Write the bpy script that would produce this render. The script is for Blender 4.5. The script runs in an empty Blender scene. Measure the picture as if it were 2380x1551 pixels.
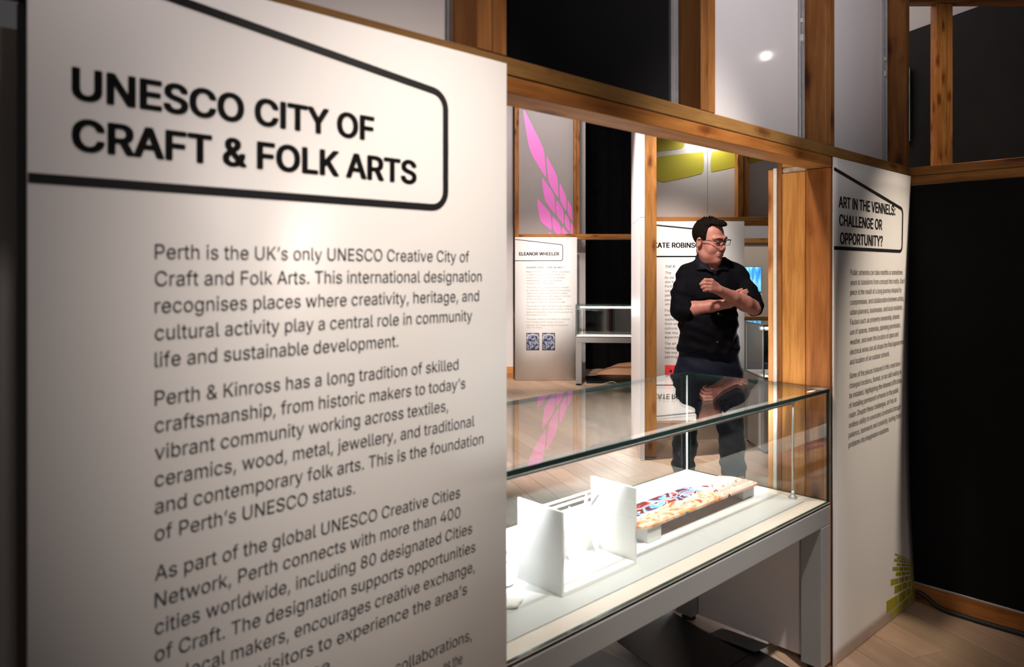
import bpy, bmesh, math, random
import numpy as np
from mathutils import Matrix, Vector
random.seed(7)
SC = bpy.context.scene
COL = SC.collection
F, HY, CH = 1700.0, 630.0, 1.48            # focal length in pixels, horizon row, camera height

# ------------------------------------------------------------------ camera
cd = bpy.data.cameras.new('camera'); cam = bpy.data.objects.new('camera', cd); COL.objects.link(cam)
cam.location = (0, 0, CH); cam.rotation_euler = (math.pi/2, 0, 0)
cd.sensor_width = 36; cd.lens = 36*F/2380; cd.shift_y = -(775.5-HY)/2380
cd.clip_start = .05
cd.dof.use_dof = True; cd.dof.focus_distance = 4.9; cd.dof.aperture_fstop = 3.6
SC.camera = cam
SC.view_settings.view_transform = 'Standard'; SC.view_settings.look = 'None'
SC.view_settings.gamma = 1; SC.view_settings.use_curve_mapping = False
SC.view_settings.exposure = 0.0
w = bpy.data.worlds.new('world'); SC.world = w; w.use_nodes = True
w.node_tree.nodes['Background'].inputs[0].default_value = (.95, .9, .9, 1)
w.node_tree.nodes['Background'].inputs[1].default_value = .055

# wall frame: t along the near partition, s behind it, z up
CX, CY = 1.1916, 2.73
D = Vector((.728, .6856, 0)).normalized(); P = Vector((-D.y, D.x, 0))
MW = Matrix(((D.x, P.x, 0, CX), (D.y, P.y, 0, CY), (0, 0, 1, 0), (0, 0, 0, 1)))
def W(t, s, z): return MW @ Vector((t, s, z))
def wp(x, y, s=0.0):                        # pixel -> (t, z) on the plane s of the partition
    r = (x-1190)/F; cx = CX+s*P.x; cy = CY+s*P.y
    t = (cy*r-cx)/(D.x-D.y*r); Y = cy+t*D.y
    return t, CH-(y-HY)*Y/F
def pp(x, y, Y): return Vector(((x-1190)/F*Y, Y, CH-(y-HY)/F*Y))

def light(name, kind, loc, target, energy, color=(1, .86, .72), size=.1, spot=50, blend=1.0, sy=None, spread=180):
    l = bpy.data.lights.new(name, kind); l.energy = energy; l.color = color
    o = bpy.data.objects.new(name, l); COL.objects.link(o); o.location = loc
    o.rotation_euler = (Vector(target)-Vector(loc)).to_track_quat('-Z', 'Y').to_euler()
    if kind == 'SPOT': l.spot_size = math.radians(spot); l.spot_blend = blend; l.shadow_soft_size = size
    if kind == 'AREA':
        l.size = size; l.spread = math.radians(spread)
        if sy: l.shape = 'RECTANGLE'; l.size_y = sy
    return o
WARM = (1, .83, .66); NEUT = (1, .93, .88)
LAMP = W(-.95, -1.75, 3.35)
light('panel_spot', 'SPOT', W(-1.45, -1.25, 3.2), W(-1.90, 0, 1.15), 215, (1, .87, .76), .05, 40)
light('panel_spot', 'SPOT', W(.95, -1.15, 3.2), W(.54, 0, 1.08), 360, (1, .83, .66), .04, 30)
light('panel_spot', 'SPOT', (1.25, 4.7, 3.6), (1.38, 6.42, 1.25), 400, (1, .87, .80), .06, 34)
light('panel_spot', 'SPOT', (.35, 7.3, 4.0), (.44, 9.85, .80), 800, (1, .86, .78), .06, 40)
light('floor_spot', 'SPOT', (.1, 5.4, 4.4), (.55, 6.6, 0), 1600, (1, .88, .84), .03, 50, .6)
light('brick_spot', 'SPOT', (1.74, 6.43, 2.80), (1.75, 6.56, 2.50), 20, (1, .94, .84), .02, 140)
light('upper_fill', 'SPOT', W(-1.2, -2.0, 1.8), W(-.35, .1, 3.2), 235, (1, .91, .91), .3, 74)  # added fill aimed upward, unseen; brightens the upper panels
light('upper_fill', 'SPOT', W(-2.6, -.9, 3.6), W(-2.0, .1, 2.2), 60, (1, .86, .82), .1, 60)  # added fill for the upper left panel
light('ceiling_fill', 'AREA', (.2, .6, 4.2), (1.4, 3.2, 1.5), 16, (1, .86, .80), 2.0)
light('ceiling_fill', 'AREA', (2.5, 7.5, 4.5), (2.3, 7.5, 0), 55, (1, .86, .78), 3.0)
light('face_spot', 'SPOT', (.2, 3.3, 3.4), (1.42, 5.0, 1.4), 330, (1, .82, .77), .1, 36)
light('post_fill', 'SPOT', (.5, 3.7, 4.0), (1.10, 5.8, 1.5), 110, (1, .86, .72), .1, 34)  # unseen spot added to brighten the timber post
light('frame_fill', 'SPOT', (2.3, 3.7, 4.2), (3.55, 6.05, 2.7), 150, (1, .82, .62), .08, 40)  # unseen light added to lift the far right frame
light('panel_fill', 'SPOT', (.1, 6.4, 3.4), (.44, 9.86, .35), 520, (1, .88, .80), .1, 24)
light('bench_fill', 'SPOT', (.40, .15, 1.25), (1.13, 2.80, .30), 34, (1, .92, .87), .12, 26)  # unseen low lamp added near the camera to brighten the case end panel
light('rear_fill', 'SPOT', (.4, 8.0, 4.4), (.5, 10, 3.0), 190, (1, .86, .84), .2, 75)  # added fill, out of view, raising the pink scale panel
light('far_fill', 'SPOT', (3.2, 9.0, 4.4), (3.6, 10.9, 1.6), 260, (1, .88, .76), .2, 60)  # added fill for the dim beige board at far right
light('jamb_fill', 'SPOT', W(-1.58, .36, 2.95), W(0, .12, 1.15), 160, (1, .84, .66), .08, 44)  # unseen light placed behind the header to brighten the jamb timbers
light('deck_spot', 'SPOT', W(-.8, -1.2, 3.9), W(-.72, .22, .62), 950, (1, .92, .85), .06, 29)

# ------------------------------------------------------------------ materials
def mat(name, col=(.8, .8, .8), rough=.5, metal=0, spec=.5, emit=None, es=0):
    m = bpy.data.materials.new(name); m.use_nodes = True
    b = m.node_tree.nodes['Principled BSDF']
    b.inputs['Base Color'].default_value = (*col, 1); b.inputs['Roughness'].default_value = rough
    b.inputs['Metallic'].default_value = metal; b.inputs['Specular IOR Level'].default_value = spec
    if emit: b.inputs['Emission Color'].default_value = (*emit, 1); b.inputs['Emission Strength'].default_value = es
    return m
def N(m, t, **kw):
    n = m.node_tree.nodes.new(t)
    for k, v in kw.items(): setattr(n, k, v)
    return n
def L(m, a, b): m.node_tree.links.new(a, b)
def bsdf(m): return m.node_tree.nodes['Principled BSDF']
def ramp(m, stops, interp='LINEAR'):
    r = N(m, 'ShaderNodeValToRGB'); e = r.color_ramp.elements; r.color_ramp.interpolation = interp
    while len(e) < len(stops): e.new(.5)
    for i, (p, c) in enumerate(stops): e[i].position = p; e[i].color = (*c, 1)
    return r
def noisy(name, c0, c1, scale=8, rough=.5, bump=.0, bscale=200, spec=.5, detail=4):
    m = mat(name, c0, rough, 0, spec)
    tc = N(m, 'ShaderNodeTexCoord'); n = N(m, 'ShaderNodeTexNoise'); n.inputs['Scale'].default_value = scale; n.inputs['Detail'].default_value = detail
    L(m, tc.outputs['Object'], n.inputs['Vector'])
    r = ramp(m, [(.3, c0), (.7, c1)]); L(m, n.outputs[0], r.inputs[0]); L(m, r.outputs[0], bsdf(m).inputs['Base Color'])
    if bump:
        n2 = N(m, 'ShaderNodeTexNoise'); n2.inputs['Scale'].default_value = bscale; L(m, tc.outputs['Object'], n2.inputs['Vector'])
        b = N(m, 'ShaderNodeBump'); b.inputs['Strength'].default_value = bump; b.inputs['Distance'].default_value = .002
        L(m, n2.outputs[0], b.inputs['Height']); L(m, b.outputs[0], bsdf(m).inputs['Normal'])
    return m
def wood(name, axis, cols, rough=.5, knots=True, streak=1.0):
    m = mat(name, cols[1], rough, 0, .22)
    tc = N(m, 'ShaderNodeTexCoord'); oi = N(m, 'ShaderNodeObjectInfo')
    off = N(m, 'ShaderNodeVectorMath', operation='SCALE'); off.inputs[0].default_value = (37, 53, 71); L(m, oi.outputs['Random'], off.inputs['Scale'])
    add = N(m, 'ShaderNodeVectorMath', operation='ADD'); L(m, tc.outputs['Object'], add.inputs[0]); L(m, off.outputs[0], add.inputs[1])
    sc = N(m, 'ShaderNodeMapping'); v = [13, 13, 13]; v[axis] = 1.6; sc.inputs['Scale'].default_value = v; L(m, add.outputs[0], sc.inputs[0])
    n = N(m, 'ShaderNodeTexNoise'); n.inputs['Scale'].default_value = 1.0; n.inputs['Detail'].default_value = 6; n.inputs['Distortion'].default_value = .6; L(m, sc.outputs[0], n.inputs['Vector'])
    wv = N(m, 'ShaderNodeMath', operation='MULTIPLY'); wv.inputs[1].default_value = 26*streak; L(m, n.outputs[0], wv.inputs[0])
    sn = N(m, 'ShaderNodeMath', operation='SINE'); L(m, wv.outputs[0], sn.inputs[0])
    mx = N(m, 'ShaderNodeMath', operation='MULTIPLY_ADD'); mx.inputs[1].default_value = .06; L(m, sn.outputs[0], mx.inputs[0]); L(m, n.outputs[0], mx.inputs[2])
    r = ramp(m, [(.22, cols[0]), (.5, cols[1]), (.78, cols[2])]); L(m, mx.outputs[0], r.inputs[0])
    out = r.outputs[0]
    if knots:
        s2 = N(m, 'ShaderNodeMapping'); v = [13, 13, 13]; v[axis] = 4.4; s2.inputs['Scale'].default_value = v; L(m, add.outputs[0], s2.inputs[0])
        vo = N(m, 'ShaderNodeTexVoronoi'); vo.inputs['Scale'].default_value = 1; L(m, s2.outputs[0], vo.inputs['Vector'])
        n3 = N(m, 'ShaderNodeTexNoise'); n3.inputs['Scale'].default_value = 30; n3.inputs['Detail'].default_value = 3; L(m, add.outputs[0], n3.inputs['Vector'])
        a3 = N(m, 'ShaderNodeMath', operation='MULTIPLY_ADD'); a3.inputs[1].default_value = .22; L(m, n3.outputs[0], a3.inputs[0]); L(m, vo.outputs['Distance'], a3.inputs[2])
        kr = ramp(m, [(.17, (.14, .08, .045)), (.26, (.40, .25, .16)), (.38, (.86, .79, .72)), (.52, (1, 1, 1))]); L(m, a3.outputs[0], kr.inputs[0])
        mm = N(m, 'ShaderNodeMix', data_type='RGBA', blend_type='MULTIPLY'); mm.inputs[0].default_value = .8
        L(m, out, mm.inputs[6]); L(m, kr.outputs[0], mm.inputs[7]); out = mm.outputs[2]
    s4 = N(m, 'ShaderNodeMapping'); v = [150, 150, 150]; v[axis] = 7; s4.inputs['Scale'].default_value = v; L(m, add.outputs[0], s4.inputs[0])
    n4 = N(m, 'ShaderNodeTexNoise'); n4.inputs['Scale'].default_value = 1; n4.inputs['Detail'].default_value = 2; L(m, s4.outputs[0], n4.inputs['Vector'])
    r4 = ramp(m, [(.3, (.80, .76, .72)), (.6, (1.04, 1.04, 1.04))]); L(m, n4.outputs[0], r4.inputs[0])
    m4 = N(m, 'ShaderNodeMix', data_type='RGBA', blend_type='MULTIPLY'); m4.inputs[0].default_value = .9 if knots else .45
    L(m, out, m4.inputs[6]); L(m, r4.outputs[0], m4.inputs[7]); out = m4.outputs[2]
    m2 = N(m, 'ShaderNodeMix', data_type='RGBA', blend_type='MULTIPLY'); m2.inputs[0].default_value = 1
    L(m, out, m2.inputs[6]); L(m, oi.outputs['Color'], m2.inputs[7])
    L(m, m2.outputs[2], bsdf(m).inputs['Base Color'])
    b = N(m, 'ShaderNodeBump'); b.inputs['Strength'].default_value = .25; b.inputs['Distance'].default_value = .002; L(m, n.outputs[0], b.inputs['Height']); L(m, b.outputs[0], bsdf(m).inputs['Normal'])
    return m
TC = [(.27, .108, .026), (.42, .19, .052), (.53, .27, .09)]
WOOD = [wood('timber', a, TC, .55) for a in range(3)]
OAK = [wood('oak_plank', a, [(.37, .26, .185), (.43, .305, .22), (.48, .345, .255)], .38, False, .35) for a in range(3)]
WHITE = noisy('panel_white', (.80, .79, .78), (.83, .82, .81), 3, .42, .03, 400)
PANELG = noisy('infill_grey_white', (.60, .585, .60), (.64, .625, .64), 2, .5, .02, 300)
bsdf(PANELG).inputs['Coat Weight'].default_value = .35; bsdf(PANELG).inputs['Coat Roughness'].default_value = .06
GREYP = noisy('grey_panel', (.34, .32, .31), (.38, .35, .34), 2, .5)
PLASTER = noisy('plaster', (.62, .60, .59), (.66, .64, .63), 2, .7, .05, 150)
BLACKP = noisy('black_panel', (.0036, .0038, .0044), (.0046, .0048, .0054), 5, .7, .05, 300, .1)
DRAPE = noisy('black_drape', (.003, .003, .0033), (.0045, .0045, .005), 9, .9, .1, 120, .06)
CEIL = mat('ceiling_dark', (.05, .05, .052), .9)
INK = mat('ink_black', (.010, .011, .013), .5)
INKG = mat('ink_grey', (.045, .048, .055), .5)
INKM = mat('ink_mid', (.095, .095, .10), .5)
INKF = mat('ink_faint', (.30, .28, .26), .5)
PINK = mat('vinyl_pink', (1.0, .26, .80), .4)
LIME = mat('vinyl_lime', (.47, .43, .045), .45)
OLIVE = mat('vinyl_olive', (.36, .33, .02), .5)
RED = mat('vinyl_red', (.70, .05, .06), .5)
METAL = noisy('galvanised', (.42, .43, .45), (.5, .51, .53), 30, .38); bsdf(METAL).inputs['Metallic'].default_value = .8
STEEL = mat('brushed_steel', (.62, .62, .62), .38, .55)
CASEG = noisy('case_grey_paint', (.26, .258, .255), (.285, .28, .276), 3, .4)
CASEP = noisy('case_side_paint', (.60, .56, .54), (.62, .58, .56), 3, .5)
CREAM = mat('case_deck_cream', (.88, .80, .72), .35)
INSET = mat('inset_board', (.66, .68, .68), .5)
ACRY = mat('white_acrylic', (.88, .88, .86), .25)
BLOCK = mat('frosted_block', (.60, .59, .57), .4)
RUBBER = mat('black_rubber', (.012, .012, .012), .6)
LED = mat('led_strip', (1, 1, 1), .5, emit=(1, .95, .88), es=16)
LAMPM = mat('lamp_lens', (1, 1, 1), .5, emit=(1, .93, .85), es=60)
def glass():
    m = bpy.data.materials.new('clear_glass'); m.use_nodes = True; nt = m.node_tree; nt.nodes.clear()
    o = nt.nodes.new('ShaderNodeOutputMaterial'); t = nt.nodes.new('ShaderNodeBsdfTransparent'); t.inputs[0].default_value = (.965, .98, .972, 1)
    g = nt.nodes.new('ShaderNodeBsdfGlossy'); g.inputs['Roughness'].default_value = 0.0; g.inputs[0].default_value = (.95, .97, .96, 1)
    lw = nt.nodes.new('ShaderNodeLayerWeight'); lw.inputs[0].default_value = .5
    pw = nt.nodes.new('ShaderNodeMath'); pw.operation = 'POWER'; pw.inputs[1].default_value = 5; nt.links.new(lw.outputs['Facing'], pw.inputs[0])
    fr = nt.nodes.new('ShaderNodeMath'); fr.operation = 'MULTIPLY_ADD'; fr.inputs[1].default_value = .96; fr.inputs[2].default_value = .04; nt.links.new(pw.outputs[0], fr.inputs[0])
    mx = nt.nodes.new('ShaderNodeMixShader'); nt.links.new(fr.outputs[0], mx.inputs[0]); nt.links.new(t.outputs[0], mx.inputs[1]); nt.links.new(g.outputs[0], mx.inputs[2])
    nt.links.new(mx.outputs[0], o.inputs[0]); return m
GLASS = glass()
PALEG = mat('lit_silicone', (.75, .78, .78), .3)  # pale colour stands in for LED light caught at the glass corners
GEDGE = mat('glass_edge_green', (.018, .040, .038), .15)

# ------------------------------------------------------------------ helpers
WM = {}
def link(o, parent=None, M=None):
    COL.objects.link(o); M = M or Matrix.Identity(4)
    WM[o] = M
    if parent:
        o.parent = parent; o.matrix_basis = WM[parent].inverted() @ M
    else: o.matrix_basis = M
    return o
def empty(name, M, label=None, cat=None, group=None, kind=None):
    o = bpy.data.objects.new(name, None); o.empty_display_size = .1; link(o, None, M)
    tag(o, label, cat, group, kind); return o
def tag(o, label=None, cat=None, group=None, kind=None):
    if label: o['label'] = label
    if cat: o['category'] = cat
    if group: o['group'] = group
    if kind: o['kind'] = kind
    return o
def mesh_obj(name, verts, faces, m, parent=None, M=None, smooth=False, midx=None):
    me = bpy.data.meshes.new(name); me.from_pydata([tuple(v) for v in verts], [], faces); me.update()
    for mm in (m if isinstance(m, (list, tuple)) else [m]): me.materials.append(mm)
    if midx:
        for p, i in zip(me.polygons, midx): p.material_index = i
    if smooth: me.polygons.foreach_set('use_smooth', [True]*len(me.polygons))
    return link(bpy.data.objects.new(name, me), parent, M)
def bm_obj(name, bm, m, parent=None, M=None, smooth=False):
    me = bpy.data.meshes.new(name); bmesh.ops.recalc_face_normals(bm, faces=bm.faces[:]); bm.to_mesh(me); bm.free()
    for mm in (m if isinstance(m, (list, tuple)) else [m]): me.materials.append(mm)
    if smooth:
        me.polygons.foreach_set('use_smooth', [True]*len(me.polygons))
    return link(bpy.data.objects.new(name, me), parent, M)
def box(name, M, x, y, z, m, parent=None, bev=.0015, color=None):
    """box given by its ranges in frame M; its own origin sits at its centre"""
    c = Vector(((x[0]+x[1])/2, (y[0]+y[1])/2, (z[0]+z[1])/2)); sz = (abs(x[1]-x[0]), abs(y[1]-y[0]), abs(z[1]-z[0]))
    bm = bmesh.new(); bmesh.ops.create_cube(bm, size=1); bmesh.ops.scale(bm, vec=sz, verts=bm.verts)
    if bev: bmesh.ops.bevel(bm, geom=bm.edges[:], offset=min(bev, min(sz)*.3), segments=1, affect='EDGES', profile=.5)
    o = bm_obj(name, bm, m, parent, M @ Matrix.Translation(c))
    if color: o.color = (*color, 1)
    return o
def timber(M, x, y, z, parent, name='stud', tint=None):
    d = [abs(a[1]-a[0]) for a in (x, y, z)]; ax = d.index(max(d))
    if tint is None:
        k = random.uniform(.85, 1.1); tint = (k, k*random.uniform(.93, 1.03), k*random.uniform(.85, 1.05))
    return box(name, M, x, y, z, WOOD[ax], parent, .002, tint)
def tube(name, pts, r, m, parent=None, M=None, seg=8, closed=False):
    """swept round tube through pts (frame M)"""
    pts = [Vector(p) for p in pts]; vs = []; fs = []; n = len(pts); rr = r if isinstance(r, (list, tuple)) else [r]*n
    ref = None
    for i, p in enumerate(pts):
        a = pts[max(i-1, 0)]; b = pts[min(i+1, n-1)]; d = (b-a).normalized()
        if ref is None: ref = d.orthogonal().normalized()
        ref = (ref-d*ref.dot(d)).normalized(); u = d.cross(ref)
        for k in range(seg):
            an = 2*math.pi*k/seg; vs.append(p+(ref*math.cos(an)+u*math.sin(an))*rr[i])
    for i in range(n-1):
        for k in range(seg):
            k2 = (k+1) % seg; fs.append((i*seg+k, i*seg+k2, (i+1)*seg+k2, (i+1)*seg+k))
    fs.append(tuple(range(seg))[::-1]); fs.append(tuple((n-1)*seg+k for k in range(seg)))
    return mesh_obj(name, vs, fs, m, parent, M, True)
def prism(name, poly, z0, z1, m, parent=None, M=None, plane='xz'):
    """polygon (u,v) extruded; plane xz: v up, thickness along y; plane xy: thickness along z"""
    n = len(poly); vs = []
    for d in (z0, z1):
        for u, v in poly: vs.append((u, d, v) if plane == 'xz' else (u, v, d))
    fs = [tuple(range(n)), tuple(range(n, 2*n))[::-1]] + [(i, (i+1) % n, n+(i+1) % n, n+i) for i in range(n)]
    bm = bmesh.new(); bv = [bm.verts.new(v) for v in vs]
    for f in fs: bm.faces.new([bv[i] for i in f])
    return bm_obj(name, bm, m, parent, M)
def smooth_poly(poly, it=2):
    for _ in range(it):
        q = []
        for i in range(len(poly)):
            a = poly[i]; b = poly[(i+1) % len(poly)]
            q.append((a[0]*.8+b[0]*.2, a[1]*.8+b[1]*.2)); q.append((a[0]*.2+b[0]*.8, a[1]*.2+b[1]*.8))
        poly = q
    return poly
def stroke(pts, wd):
    """flat ribbon of width wd along 2D pts -> verts, quads"""
    vs = []; n = len(pts)
    for i in range(n):
        a = Vector(pts[max(i-1, 0)]); b = Vector(pts[min(i+1, n-1)]); d = (b-a).normalized(); nn = Vector((-d.y, d.x))
        p = Vector(pts[i]); vs += [p+nn*wd/2, p-nn*wd/2]
    return vs, [(2*i, 2*i+1, 2*i+3, 2*i+2) for i in range(n-1)]
# lettering: Blender's own bundled interface typeface, else the built-in one
try:
    import os
    fp = os.path.join(bpy.utils.system_resource('DATAFILES'), 'fonts', 'Inter.woff2')
    FONT = bpy.data.fonts.load(fp) if os.path.exists(fp) else None
except Exception:
    FONT = None
_G = {}
from mathutils.geometry import delaunay_2d_cdt
def _curves(txt):
    c = bpy.data.curves.new('t', 'FONT'); c.body = txt; c.size = 1; c.resolution_u = 3
    if FONT: c.font = FONT
    o = bpy.data.objects.new('t', c); COL.objects.link(o); bpy.context.view_layer.update()
    cc = o.to_curve(bpy.context.evaluated_depsgraph_get()); out = []
    for sp in cc.splines:
        bp = sp.bezier_points; n = len(bp); pts = []
        for i in range(n):
            p, q = bp[i], bp[(i+1) % n]; a, b, c_, d = (Vector(v[:2]) for v in (p.co, p.handle_right, q.handle_left, q.co))
            lin = ((b-a).cross(d-a) if (b-a).length > 1e-6 else 0, (c_-a).cross(d-a)); st = 1 if max(abs(x) for x in lin) < 1e-5 else 4
            for k in range(st):
                t = k/st; pts.append((1-t)**3*a+3*(1-t)**2*t*b+3*(1-t)*t*t*c_+t**3*d)
        if n > 2: out.append(np.array([tuple(v) for v in pts]))
    o.to_curve_clear(); bpy.data.objects.remove(o); bpy.data.curves.remove(c)
    return out
def _span(txt):
    cs = _curves(txt); xs = np.concatenate(cs)[:, 0]; return xs.min(), xs.max()
def glyph(ch):
    """outline of one letter filled by winding number, with its advance width"""
    if ch in _G: return _G[ch]
    if 'HH' not in _G:
        a, b = _span('H'); c, d = _span('HH'); h = _curves('H')[0]; _G['HH'] = ((d-c)-(b-a), b-a, h[:, 1].max())
    advH, wH, cap = _G['HH']
    c, d = _span('H'+ch+'H'); adv = (d-c)-wH-advH
    if ch == ' ': _G[ch] = (None, None, adv); return _G[ch]
    if ch == 'I':                                  # plain stem, no slabs
        lw = wH*.165; co = np.array([(.055, 0), (.055+lw, 0), (.055+lw, cap), (.055, cap)]); _G[ch] = (co, [(0, 1, 2, 3)], .11+lw); return _G[ch]
    cs = _curves(ch); V = []; E = []
    for q in cs:
        k = len(V); n = len(q); V += [Vector(p) for p in q]; E += [(k+i, k+(i+1) % n) for i in range(n)]
    r = delaunay_2d_cdt(V, E, [], 0, 1e-5); co = np.array([tuple(v) for v in r[0]]); keep = []
    for f in r[2]:
        c = co[list(f)].mean(0); wn = 0
        for q in cs:
            q2 = np.roll(q, -1, 0); up = (q[:, 1] <= c[1]) & (q2[:, 1] > c[1]); dn = (q[:, 1] > c[1]) & (q2[:, 1] <= c[1])
            cr = (q2[:, 0]-q[:, 0])*(c[1]-q[:, 1])-(c[0]-q[:, 0])*(q2[:, 1]-q[:, 1]); wn += int((up & (cr > 0)).sum()-(dn & (cr < 0)).sum())
        if wn: keep.append(tuple(f))
    _G[ch] = (co, keep, adv); return _G[ch]
def text_mesh(s, cap, bold=0.0, shear=0.0):
    """flat letters with capitals `cap` high; bold thickens by laying shifted copies"""
    X = 0; V = []; Fc = []; n = 0
    for ch in s:
        co, fs, adv = glyph(ch)
        if co is not None:
            V.append(co+np.array([X, 0])); Fc += [tuple(i+n for i in f) for f in fs]; n += len(co)
        X += adv
    co = np.concatenate(V)/_G['HH'][2]*cap; co = co+np.stack([co[:, 1]*shear, co[:, 1]*0], 1); fs = Fc
    if bold:
        W_ = []; F2 = []; nn = len(co)
        for k in range(8):
            a = math.pi/4*k+.39; W_.append(co+np.array([math.cos(a), math.sin(a)*.55])*bold*cap); F2 += [tuple(i+k*nn for i in f) for f in fs]
        co = np.concatenate(W_); fs = F2
    return co, fs
def lettering(name, lines, m, parent, M, y=-.0008, bend=None):
    """lines: (string, x0, x1 or None, z baseline, cap height, bold, shear); one object per line"""
    for s, x0, x1, z, cap, bold, shear in lines:
        co, fs = text_mesh(s, cap, bold, shear)
        a, b = co[:, 0].min(), co[:, 0].max(); k = (x1-x0)/(b-a) if x1 else 1.0
        V = []
        for u, v in co:
            X = x0+(u-a)*k; Z = z+v; V.append((X, y+(bend(X, Z) if bend else 0), Z))
        mesh_obj(name, V, fs, m, parent, M)
def frame_line(W0, zb, zt, xr, ztl, wd, parent, M, bend=None, x0=0.0, r=.03):
    """speech-tab outline: bottom rule, rounded right side, sloping top rule"""
    pts = [(x0, zb)]
    c = (xr-r, zb+r)
    for k in range(7): a = -math.pi/2+k/6*math.pi/2; pts.append((c[0]+r*math.cos(a), c[1]+r*math.sin(a)))
    sl = math.atan2(ztl-zt, xr-x0)
    c = (xr-r, zt-r)
    for k in range(7): a = k/6*(math.pi/2-sl); pts.append((c[0]+r*math.cos(a), c[1]+r*math.sin(a)))
    pts.append((x0, ztl))
    q = []
    for a, b in zip(pts, pts[1:]):
        n = max(1, int(math.dist(a, b)/.08))
        q += [(a[0]+(b[0]-a[0])*i/n, a[1]+(b[1]-a[1])*i/n) for i in range(n)]
    q.append(pts[-1])
    vs, fs = stroke(q, wd)
    return mesh_obj('frame_line', [(v.x, -.0007+(bend(v.x, v.y) if bend else 0), v.y) for v in vs], fs, INK, parent, M)
def sheet(name, M, x, z, th, m, parent, bend, nx=16, nz=30):
    vs = []; fs = []
    for d in (0, th):
        for j in range(nz+1):
            for i in range(nx+1):
                X = x[0]+(x[1]-x[0])*i/nx; Z = z[0]+(z[1]-z[0])*j/nz; vs.append((X, d+bend(X, Z), Z))
    K = (nx+1)*(nz+1); q = lambda i, j, k: k*K+j*(nx+1)+i
    for j in range(nz):
        for i in range(nx):
            fs.append((q(i, j, 0), q(i+1, j, 0), q(i+1, j+1, 0), q(i, j+1, 0))); fs.append((q(i, j, 1), q(i, j+1, 1), q(i+1, j+1, 1), q(i+1, j, 1)))
    for j in range(nz):
        fs.append((q(0, j, 0), q(0, j+1, 0), q(0, j+1, 1), q(0, j, 1))); fs.append((q(nx, j, 0), q(nx, j, 1), q(nx, j+1, 1), q(nx, j+1, 0)))
    for i in range(nx):
        fs.append((q(i, 0, 0), q(i, 0, 1), q(i+1, 0, 1), q(i+1, 0, 0))); fs.append((q(i, nz, 0), q(i+1, nz, 0), q(i+1, nz, 1), q(i, nz, 1)))
    return mesh_obj(name, vs, fs, m, parent, M, True)
I4 = Matrix.Identity(4)
def T(x, y, z=0, rz=0): return Matrix.Translation((x, y, z)) @ Matrix.Rotation(rz, 4, 'Z')

# ------------------------------------------------------------------ floor
fl = box('floor', I4, (-4, 9), (-2, 13), (-.06, -.021), mat('subfloor', (.03, .02, .015), .8), None, 0); fl['kind'] = 'structure'
ang = math.atan2(.3425, .9395)                # planks run away from the camera, a little to the left
MP = Matrix.Rotation(ang, 4, 'Z')             # local y = along the boards
PW, PL = .16, 2.0
planks = []
for i in range(-28, 78):
    off = (i*.73) % 1.0*PL
    for j in range(-3, 9):
        x0 = i*PW; y0 = j*PL-off
        c = MP @ Vector((x0+PW/2, y0+PL/2, 0))
        if not (-3.9 < c.x < 8.5 and -.8 < c.y < 12.6): continue
        vis = -.35 < c.x < c.y*.72+.7 and c.y > 2.0
        planks.append((c.length+(0 if vis else 20), x0, y0))
planks.sort()
stuff = []
pm = {}
for k, (d, x0, y0) in enumerate(planks):
    if k < 285:
        if 'me' not in pm:
            o = box('plank', MP, (x0+.0008, x0+PW-.0008), (y0+.0006, y0+PL-.0006), (-.02, 0), OAK[1], fl, .0012); pm['me'] = o.data
        else:
            o = bpy.data.objects.new('plank', pm['me']); link(o, fl, MP @ Matrix.Translation((x0+PW/2, y0+PL/2, -.01)))
        v = random.uniform(.86, 1.12); o.color = (v, v*random.uniform(.96, 1.02), v*random.uniform(.93, 1.04), 1)
    else: stuff.append((x0, y0))
if stuff:
    V = []; Fc = []
    for x0, y0 in stuff:
        b = len(V); V += [(x0+.0008, y0+.0006, 0), (x0+PW-.0008, y0+.0006, 0), (x0+PW-.0008, y0+PL-.0006, 0), (x0+.0008, y0+PL-.0006, 0)]
        V += [(a, c, -.02) for a, c, _ in V[b:b+4]]
        Fc += [(b, b+1, b+2, b+3)]+[(b+i, b+4+i, b+4+(i+1) % 4, b+(i+1) % 4) for i in range(4)]
    o = mesh_obj('far_planks', V, Fc, OAK[1], fl, MP); o['kind'] = 'stuff'
ce = box('ceiling', I4, (-4, 9), (-2, 13), (4.7, 4.75), CEIL, None, 0); ce['kind'] = 'structure'

# ------------------------------------------------------------------ near partition
wf = empty('wall_front', MW, kind='structure')
SD = .095
RD = (.93, .66, .55)
HT = 3.9
timber(MW, (-3.4, .8224), (0, SD), (1.909, 1.948), wf, 'header_beam', (.46, .50, .50))
timber(MW, (-1.66, 0.0), (0, SD), (1.870, 1.907), wf, 'header_beam', (.68, .58, .46))
timber(MW, (-3.4, -1.66), (0, SD), (1.870, 1.907), wf, 'header_beam')
timber(MW, (0.0, .8224), (0.004, SD), (1.870, 1.907), wf, 'header_beam')
for _k, (a, b) in zip((1.25, 1.25, .8, 1, 1, .85, .9), ((-1.736, -1.695), (-1.693, -1.652), (-.881, -.843), (-.841, -.804), (-.048, -.010), (-.008, .030), (.779, .8224))):
    timber(MW, (a, b), (0, SD), (1.9485, HT), wf, 'stud', (.46*_k, .41*_k, .36*_k))
for a, b in ((-2.60, -2.562), (-2.56, -2.545)):
    timber(MW, (a, b), (0, SD), (1.949, HT), wf, 'stud', (.10, .07, .06))
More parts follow.
